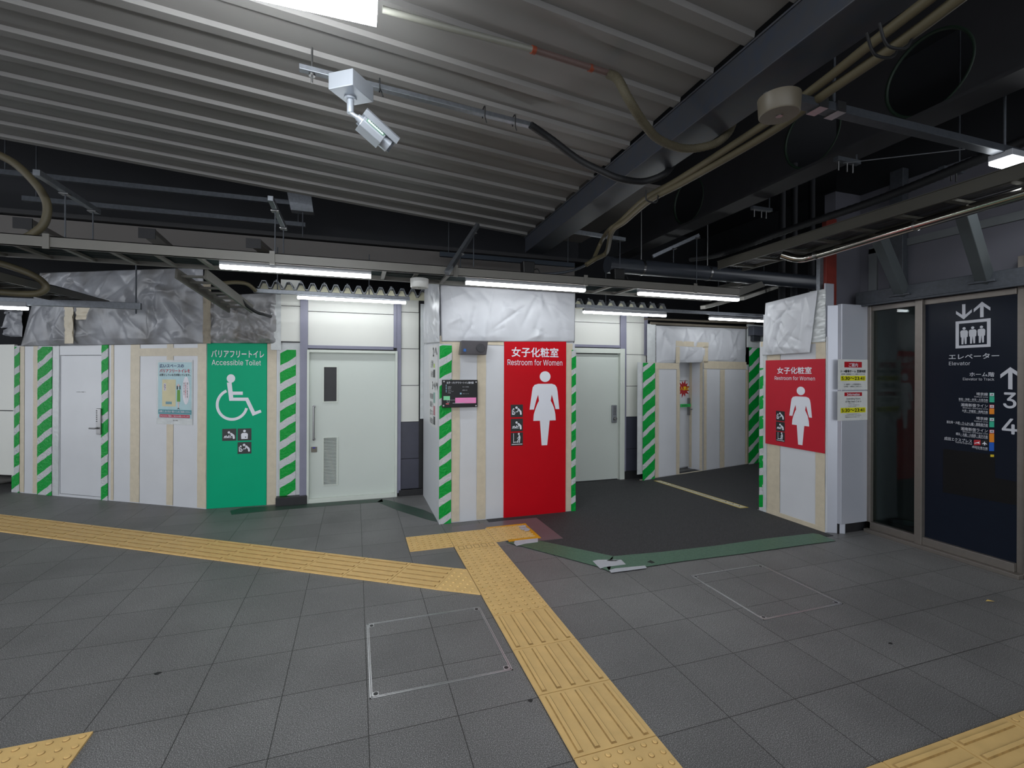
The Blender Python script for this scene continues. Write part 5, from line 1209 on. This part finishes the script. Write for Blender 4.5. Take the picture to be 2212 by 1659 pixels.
# ------------------------------------------------------------------ pipes and conduits
p, q = onb(1315, 577, 5.0), onb(1760, 606, 5.0); zz = (p.z + q.z) / 2
t = thing('drain_pipe', 'fat dark grey pipe above the tray at the right of centre', 'pipe', (p.x, 5.0, zz)); Lp = 3.4; pr_ = 0.092
MB().tube([(0, 0, 0), (Lp, 0, 0)], pr_, 24).build('pipe', pm('dark_grey_pvc', (50, 54, 61), 0.35, var=0.06), t)
for u in (1385, 1528): 
    x = onb(u, 590, 5.0).x - p.x; mb = MB(); mb.tube([(x - 0.015, 0, 0), (x + 0.015, 0, 0)], pr_ + 0.005, 24); mb.tube([(x, 0, pr_), (x, 0, 1.0)], 0.006, 8); mb.build('pipe_clamp', steel, t)
MB().tube([(-0.02, 0, 0), (0.05, 0, 0)], pr_ + 0.008, 24).build('end_cap', MATS['dark_grey_pvc'], t)
p, q = onz(1738, 558, 2.7), onz(2212, 418, 2.7)
pts = smooth_path([p + Vector((-0.12, 0.14, 0.06)), p + Vector((-0.05, 0.03, 0.0)), p + Vector((0, -0.12, 0)), p.lerp(q, 0.5), q, q + (q - p) * 0.8], 6)
mb = MB(); mb.tube([x - p for x in pts], 0.038, 20); t = thing('steel_pipe', 'shiny steel clad pipe with an elbow above the elevator lobby', 'pipe', p); mb.build('pipe', pm('shiny_cladding', (176, 172, 164), 0.16, 1.0, var=0.05), t)
for f in (0.08, 0.62):
    c = p.lerp(q, f) - p; dd_ = (q - p).normalized(); MB().tube([c - dd_ * 0.006, c + dd_ * 0.006], 0.041, 20).build('joint_band', steel, t)
# twin beige conduits
def conduit(label, pts, r, mat=conduit_m, rib=0.0, k=8, name='conduit'):
    o = MB().tube(smooth_path(pts, k), r, 12, rib=rib).build(name, mat); return tag(o, label, 'conduit')
c1 = [onz(2120, -40, 3.02), onz(1960, 80, 3.02), onz(1800, 190, 3.02), onz(1660, 288, 3.0), onz(1480, 392, 2.99), onz(1405, 432, 2.98), onz(1350, 478, 2.95), onz(1322, 500, 2.93), onb(1310, 545, 4.5), onb(1285, 560, 4.5), onb(1266, 572, 4.5)]
c2 = [onz(2030, -20, 3.05), onz(1900, 80, 3.05), onz(1760, 190, 3.05), onz(1640, 276, 3.03), onz(1470, 385, 3.02), onz(1395, 428, 3.01), onz(1338, 480, 2.98), onz(1315, 498, 2.96), onb(1300, 520, 4.6), onb(1284, 556, 4.62)]
conduit('lower one of the two beige conduits beside the big beam', c1, 0.024); conduit('upper one of the two beige conduits beside the big beam', c2, 0.022)
conduit('brown grey cable drooping from the conduits to the tray behind the black box', [onb(1284, 556, 4.55), onb(1260, 575, 4.55), onb(1220, 588, 4.55), onb(1160, 593, 4.6)], 0.014, dgalv, name='cable')
# drooping hose and black cable under the deck
ribm = pm('braided_hose', (84, 78, 60), 0.7, bump=0.5, bscale=150)
h0 = onz(1316, 160, 3.34); conduit('ribbed olive hose drooping under the big beam', [h0, onz(1335, 172, 3.22), onz(1358, 215, 3.10), onz(1392, 268, 3.04), onz(1425, 302, 3.03), onz(1480, 321, 3.04), onz(1540, 312, 3.08), onz(1572, 288, 3.16), onz(1586, 258, 3.4)], 0.024, ribm, 0.10, 14, 'hose')
conduit('black cable drooping under the big beam from the camera rail', [onz(1146, 270, 3.31), onz(1190, 300, 3.26), onz(1250, 345, 3.15), onz(1300, 370, 3.07), onz(1340, 386, 3.02), onz(1390, 392, 3.03), onz(1435, 376, 3.08), onz(1455, 352, 3.2)], 0.024, rubber, 0.05, 12, 'cable')
# clear conduit tubing along the deck from the top lamp to the hose
tb = [onz(826, 20, 3.34), onz(960, 58, 3.34), onz(1150, 107, 3.33), onz(1314, 158, 3.33)]
t = thing('tube_run', 'straight tube along the deck from the bright lamp to the olive hose', 'tube', tb[0])
MB().tube([x - tb[0] for x in tb[:3]], 0.016, 12).build('grey_tube', pm('grey_tube', (120, 120, 112), 0.4), t)
MB().tube([x - tb[0] for x in tb[2:]], 0.018, 12).build('pink_tube', pm('pinkish_tube', (100, 82, 78), 0.35), t)
for u, v in ((1152, 108), (1276, 147)):
    c = onz(u, v, 3.33) - tb[0]; MB().tube([c - Vector((0.012, 0.002, 0)), c + Vector((0.012, 0.002, 0))], 0.021, 12).build('red_band', pm('red_orange_band', (140, 64, 40), 0.5), t)
# left flexible conduits
conduit('beige conduit curving down from the left edge to the tray', [onb(-30, 322, 4.6), onb(30, 352, 4.6), onb(75, 395, 4.6), onb(98, 430, 4.6), onb(102, 460, 4.6), onb(90, 490, 4.6), onb(55, 515, 4.6)], 0.028)
conduit('beige conduit looping below the tray at the left edge', [onb(-30, 560, 4.9), onb(30, 578, 4.9), onb(72, 595, 4.9), onb(95, 612, 4.9), onb(98, 625, 4.9), onb(80, 634, 4.9), onb(40, 634, 4.9), onb(-30, 628, 4.9)], 0.026)
conduit('beige conduit bending over the silver plastic above the green sign', [onb(480, 612, 5.4), onb(510, 610, 5.5), onb(535, 614, 5.6), onb(552, 628, 5.7)], 0.02)
conduit('dark cables sagging into the silver plastic above the green sign', [onb(520, 645, 5.7), onb(535, 662, 5.8), onb(555, 675, 5.9), onb(572, 680, 6.0), onb(585, 684, 6.25)], 0.016, rubber, name='cable')
# right: long flexible black trunking above the ladder tray
conduit('long ribbed black hose lying above the right ladder tray', [onz(1490, 560, 3.15), onz(1560, 548, 3.15), onz(1700, 498, 3.15), onz(1900, 430, 3.15), onz(2100, 350, 3.15), onz(2260, 285, 3.15)], 0.034, rubber, 0.12, 30, 'hose')

# ------------------------------------------------------------------ cross rail with emergency lamp on the right
p, q = onz(1725, 228, 2.98), onz(2180, 338, 2.98); p.y = q.y = (p.y + q.y) / 2
t = thing('lamp_rail', 'pale steel rail crossing the dark ceiling to the right edge lamp', 'rail', p); Lr_ = q.x - p.x + 0.9
mb = MB(); mb.box(-0.06, Lr_, -0.03, 0.03, 0, 0.045); mb.build('rail', dgalv, t, 0.004)
for u, v in ((1762, 240), (1800, 249)):
    c = onz(u, v, 2.98); MB().box(c.x - p.x - 0.03, c.x - p.x + 0.03, -0.04, 0.04, -0.006, 0.05).build('clip', steel, t)
for x in (0.25, Lr_ - 0.95): MB().tube([(x, 0, 0.04), (x, 0, 1.0)], 0.008, 8).build('threaded_rod', dgalv, t)
c = onz(1683, 250, 2.89)
t = thing('emergency_light', 'large round cream emergency light under the big beam', 'emergency light', c)
cr = pm('cream_plastic', (98, 91, 77), 0.45, var=0.02)
mb = MB(); mb.tube([(0, 0, 0), (0, 0, 0.006), (0, 0, 0.09)], [0.088, 0.093, 0.098], 40); mb.build('case', cr, t)
mb = MB(); mb.tube([(0, 0, -0.004), (0, 0, 0.0)], 0.016, 20); o = mb.build('lens', steel, t)
MB().box(-0.09, 0.25, -0.012, 0.012, 0.09, 0.10).build('mount_strap', dgalv, t)
c = onb(906, 622, 4.55)
t = thing('emergency_light', 'small round white emergency light under the tray between two lamps', 'emergency light', c)
mb = MB(); mb.tube([(0, 0, 0), (0, 0, 0.01), (0, 0, 0.085)], [0.078, 0.084, 0.086], 32); mb.build('case', pm('white_plastic', (200, 200, 196), 0.4), t); MB().tube([(0, 0, -0.003), (0, 0, 0)], 0.014, 16).build('lens', steel, t)
for u, v, b_, lab in ((1143, 577, 4.6, 'left one of two black boxes standing on the cable tray'), (1339, 592, 4.6, 'right one of two black boxes standing on the cable tray')):
    a = onb(u, v, b_); t = thing('black_box', lab, 'speaker', a); MB().hexa([(-0.06, 0, -0.062), (0.06, 0, -0.062), (0.066, 0, 0.062), (-0.066, 0, 0.062)], (0, 0.1, 0)).build('case', black, t, 0.008)
    MB().tube([(0.0, 0.05, -0.06), (0.0, 0.05, -0.12)], 0.012).build('stem', steel, t); MB().tube(smooth_path([(0.06, 0.06, -0.02), (0.12, 0.06, 0.0), (0.16, 0.06, -0.08)], 5), 0.006, 8).build('lead', rubber, t)
# strut with small bolts on girder 2 and thin stay
for (u, v, lab) in ((1830, 352, 'bracket with hanging bolts under the dark girder at the right'), (1645, 455, 'small bracket under the dark girder above the fat pipe'), (2055, 372, 'crumpled pale bracket above the right ladder tray')):
    c = onz(u, v, 3.22); t = thing('hanger_bracket', lab, 'bracket', c); MB().box(-0.12, 0.12, -0.02, 0.02, 0, 0.03).build('channel', dgalv, t); MB().tube([(0.1, 0, 0.03), (0.1, 0, 4.7 - c.z)], 0.006, 8).build('hanger_rod', dgalv, t)
    for x in (-0.09, 0.0, 0.06): MB().tube([(x, 0, 0.01), (x, 0, -0.07)], 0.006, 8).build('bolt', steel, t)
o = MB().tube([onz(1822, 352, 3.2), onz(2085, 322, 3.0)], 0.004, 6).build('stay_wire', galv); tag(o, 'thin stay wire running up to the cross rail at the right', 'wire')
# pipes over far right hoarding
o = MB().tube([HR.world(hx(1405), -0.0, HR.loc(1405, 698)[1]), HR.world(hx(1660), -0.0, HR.loc(1612, 706)[1])], 0.022, 12).build('scaffold_pipe', pm('old_pipe', (120, 112, 100), 0.6, 0.4)); tag(o, 'dull scaffold pipe holding the pinched plastic sheet above the far door', 'pipe')
o = MB().tube([HR.world(hx(1405), 0.12, HR.loc(1405, 690, 0.12)[1]), HR.world(hx(1640), 0.12, HR.loc(1612, 697, 0.12)[1])], 0.02, 12).build('scaffold_pipe', MATS['old_pipe']); tag(o, 'second scaffold pipe just behind the one holding the pinched sheet', 'pipe')
p, q = onb(1690, 545, 5.6), onb(1690, 660, 5.6)
for u, lab in ((1689, 'left one of three dark upright pipes behind the plastic of the right hoarding'), (1715, 'middle one of three dark upright pipes behind the plastic of the right hoarding'), (1753, 'right one of three dark upright pipes behind the plastic of the right hoarding')):
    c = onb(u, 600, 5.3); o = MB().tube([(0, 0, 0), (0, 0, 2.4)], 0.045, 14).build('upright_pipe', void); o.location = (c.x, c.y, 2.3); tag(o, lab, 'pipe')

# ------------------------------------------------------------------ CCTV camera
def onz2(u, v, z): return onz(u, v, z + 0.2)
cc = onz2(765, 205, 3.02)
t = thing('security_camera', 'silver security camera hanging on a rail under the deck', 'camera', cc)
silver = pm('silver_paint', (176, 182, 190), 0.28, 0.5, var=0.03)
def L(u, v, z): return onz2(u, v, z) - cc
TL, TR = L(711, 162, 3.10), L(764, 152, 3.10)
# junction box: bottom face corners taken on the plane z = box bottom
q = [L(709, 193, 3.02), L(762, 183, 3.02), L(807, 221, 3.02), L(773, 232, 3.02)]
c0_, c1_, c2_ = q[0], q[1], q[2]; ux_ = (c1_ - c0_); 
bxx = MB(); ctr = (q[0] + q[2]) / 2
ln = (c2_ - c1_); bxx.hexa([c0_, c1_, c1_ + ln, c0_ + ln], (0, 0, 0.095)); bxx.build('junction_box', silver, t, 0.004)
pb_ = L(757, 212, 3.02)
mb = MB(); mb.tube([pb_, pb_ + Vector((0, 0, -0.012))], 0.036, 24); mb.tube([pb_ + Vector((0, 0, -0.01)), pb_ + Vector((0, 0, -0.09))], 0.020, 20); mb.build('bracket_stem', silver, t)
el = pb_ + Vector((0, 0, -0.085))
A = onz2(778, 258, 2.90) - cc; Bp = onz2(838, 312, 2.80) - cc
ax = (Bp - A).normalized(); Ln = (Bp - A).length
mb = MB(); mb.tube([el, el + (A - el) * 0.9], 0.013, 14); mb.tube([A - ax * 0.02, A + ax * 0.03], [0.02, 0.028], 16); mb.build('elbow', silver, t)
up_ = Vector((0, 0, 1)); sd_ = ax.cross(up_).normalized(); up_ = sd_.cross(ax).normalized()
def section(r1, r2, pts): return [A + ax * r1 + sd_ * a + up_ * b for a, b in pts], [A + ax * r2 + sd_ * a + up_ * b for a, b in pts]
K_ = 1.33
oct_ = [(a * K_, b * K_) for a, b in [(-.046, -.018), (-.030, -.04), (.030, -.04), (.046, -.018), (.046, .024), (.034, .038), (-.034, .038), (-.046, .024)]]
s0, s1 = section(0.01, Ln * 0.80, oct_); mb = MB(); mb.add(s0 + s1, [list(range(8)), list(range(8, 16))] + [(i, (i + 1) % 8, 8 + (i + 1) % 8, 8 + i) for i in range(8)]); mb.build('body', silver, t, 0.004)
hood = [(a * K_, b * K_) for a, b in [(-.052, .0), (-.052, .030), (-.038, .046), (.038, .046), (.052, .030), (.052, .0), (.049, .0), (.049, .028), (.036, .042), (-.036, .042), (-.049, .028), (-.049, .0)]]
s0, s1 = section(-0.005, Ln * 1.16, hood); n = 12; mb = MB(); mb.add(s0 + s1, [list(range(n)), list(range(n, 2 * n))] + [(i, (i + 1) % n, n + (i + 1) % n, n + i) for i in range(n)]); mb.build('sun_hood', silver, t)
mb = MB(); mb.tube([A + ax * Ln * 0.78, A + ax * Ln * 1.05], 0.046, 28); mb.build('lens_barrel', silver, t)
mb = MB(); mb.tube([A + ax * Ln * 1.045, A + ax * Ln * 1.06], 0.040, 28); mb.build('front_glass', pm('lens_glass', (60, 62, 78), 0.05), t)
# green edged label on the side facing the viewer
side = -1 if (A + sd_ * -1).length < (A + sd_).length else 1
vdir = (Vector((0, 0, EYE)) - cc - A).normalized(); side = 1 if sd_.dot(vdir) > 0 else -1
def sidequad(r1, r2, b1, b2, o_):
    m = sd_ * side * (0.046 * K_ + o_); return [A + ax * r1 + m + up_ * b1, A + ax * r2 + m + up_ * b1, A + ax * r2 + m + up_ * b2, A + ax * r1 + m + up_ * b2]
lb = MB(); lb.hexa(sidequad(0.03, Ln * 0.74, -0.016, 0.026, 0.0), sd_ * side * 0.001); o = lb.build('label', pm('label_green', (60, 130, 90), 0.4), t)
lb = MB(); lb.hexa(sidequad(0.034, Ln * 0.74 - 0.004, -0.013, 0.023, 0.001), sd_ * side * 0.0008); lb.build('label_face', pm('label_white', (206, 216, 212), 0.4), o)
lb = MB()
for i in range(9): lb.hexa(sidequad(0.05 + i * 0.012, 0.058 + i * 0.012, -0.003, 0.013, 0.002), sd_ * side * 0.0006)
lb.build('label_print', pm('label_print', (40, 90, 60), 0.5), o)
# rail carrying the camera
r0, r1 = onz2(646, 146, 3.125), onz2(1150, 272, 3.125); t = thing('camera_rail', 'pale steel rail under the deck carrying the security camera', 'rail', r0)
MB().bar((0, 0, 0), r1 - r0, 0.042, 0.03).build('channel', galv, t, 0.003)
c = onz2(674, 160, 3.11) - r0; mb = MB(); mb.tube([c, c - Vector((0, 0, 0.012))], 0.018, 16); mb.tube([c + Vector((0, 0, 0.15)), c - Vector((0, 0, 0.05))], 0.006, 10); mb.build('bolt', steel, t)
for u, v in ((820, 186), (1045, 244), (1110, 262)):
    c = onz2(u, v, 3.12) - r0; pts = [c + Vector((0, .03, -.02)), c + Vector((0, .028, .03)), c + Vector((0, -.028, .03)), c + Vector((0, -.03, -.025)), c + Vector((0.012, 0, -.035)), c + Vector((0.02, .0, -.06))]
    MB().tube(smooth_path(pts, 4), 0.004, 6).build('cable_tie', rubber, t)

# ------------------------------------------------------------------ more overhead fittings
for (u0, v0, u1, v1, lab) in ((50, 478, 175, 545, 'leftmost of three dull brackets reaching out from the taupe fascia'), (318, 500, 372, 545, 'middle one of three dull brackets reaching out from the taupe fascia'), (548, 522, 590, 556, 'rightmost of three dull brackets reaching out from the taupe fascia')):
    p, q = onb(u0, v0, 5.5), onb(u1, v1, 6.6); t = thing('fascia_bracket', lab, 'bracket', p); d = q - p
    MB().bar((0, 0, 0), d, 0.14, 0.05).build('arm', fascia_m, t, 0.004); MB().box(-0.07, 0.07, -0.012, 0.0, -0.07, 0.03).build('end_plate', girder_m, t)
for (u0, v0, u1, v1, b0, b1, lab) in ((1601, 645, 1688, 616, 4.9, 6.1, 'unlit pale lamp housing slanting back behind the lamp above the dark floor'), (1518, 664, 1612, 640, 5.3, 6.1, 'longer unlit pale lamp housing hanging lower behind the tray')):
    p, q = onb(u0, v0, b0), onb(u1, v1, b1); t = thing('unlit_lamp', lab, 'lamp', p); d = q - p
    MB().bar((0, 0, 0), d, 0.07, 0.05).build('housing', pm('unlit_housing', (190, 188, 180), 0.45), t, 0.005); a = d * 0.5; MB().tube([a, a + Vector((0, 0, 0.6))], 0.006, 8).build('threaded_rod', dgalv, t)
p, q = onb(1593, 633, 4.36), onb(1690, 598, 5.6); t = thing('cable_tray', 'short beige tray branch turning back from the right end of the long tray', 'cable tray', p); d = q - p
MB().bar((0, 0, 0), d, 0.012, 0.08).build('side_rails', tray_m, t)
MB().bar(Vector((-0.3, 0.35, 0)), d + Vector((-0.3, 0.3, 0)), 0.012, 0.08).build('side_rails', tray_m, t)
for k in range(4): a = d * (0.15 + 0.24 * k); MB().bar(a, a + Vector((-0.3, 0.33, 0)), 0.03, 0.02).build('rung', tray_m, t)
for (u, v, b_, lab) in ((1080, 572, 6.3, 'dull blue steel channel crossing behind the left black box'),):
    p, q = onb(950, 547, 6.2), onb(1240, 575, 6.2); p.z = q.z = (p.z + q.z) / 2; t = thing('steel_channel', lab, 'channel', p); MB().bar((0, 0, 0), q - p, 0.05, 0.06).build('channel', pm('dull_blue_steel', (52, 60, 70), 0.5, 0.4), t)
    for f in (0.06, 0.95): MB().tube([(q - p) * f, (q - p) * f + Vector((0, 0, 4.7 - p.z))], 0.006, 8).build('threaded_rod', dgalv, t)
# wiring under the tray near the small round light and a black clip on the twin conduits
for f_ in (0, 1):
    c = onz(1905 + 28 * f_, 96 - 20 * f_, 2.99); o = MB().tube(smooth_path([c + Vector((-0.09, 0, 0.03)), c + Vector((-0.03, 0.01, -0.04)), c + Vector((0.06, 0, -0.04)), c + Vector((0.11, 0.0, 0.02))], 5), 0.006, 8).build('cable_tie', rubber); tag(o, ('nearer' if f_ else 'farther') + ' black cable tie round the twin beige conduits at the top right', 'cable tie')
c = onz(1408, 424, 2.96); o = MB().tube(smooth_path([c + Vector((-0.05, 0, 0.04)), c + Vector((-0.04, 0.01, -0.03)), c + Vector((0.04, 0, -0.04)), c + Vector((0.06, 0.0, 0.03))], 5), 0.006, 8).build('cable_tie', rubber); tag(o, 'black cable tie round the twin beige conduits beside the beam end', 'cable tie')
# drips of wax paper, dark gum spots on the floor
for u, v, r_, lab in ((1146, 1514, 0.012, 'dark gum spot on the floor left of the central strip'), (340, 1455, 0.016, 'dark smudge on the floor tiles at the lower left'), (1924, 1390, 0.012, 'dark smudge on the floor tiles at the lower right')):
    c = onz(u, v); mb = MB(); mb.slab([(c.x + r_ * (1 + .3 * math.sin(3 * a)) * math.cos(a), c.y + 0.8 * r_ * math.sin(a)) for a in [2 * math.pi * k / 14 for k in range(14)]], 0.0, 0.0012); tag(mb.build('gum_spot', pm('dark_gum', (26, 26, 27), 0.6)), lab, 'spot')
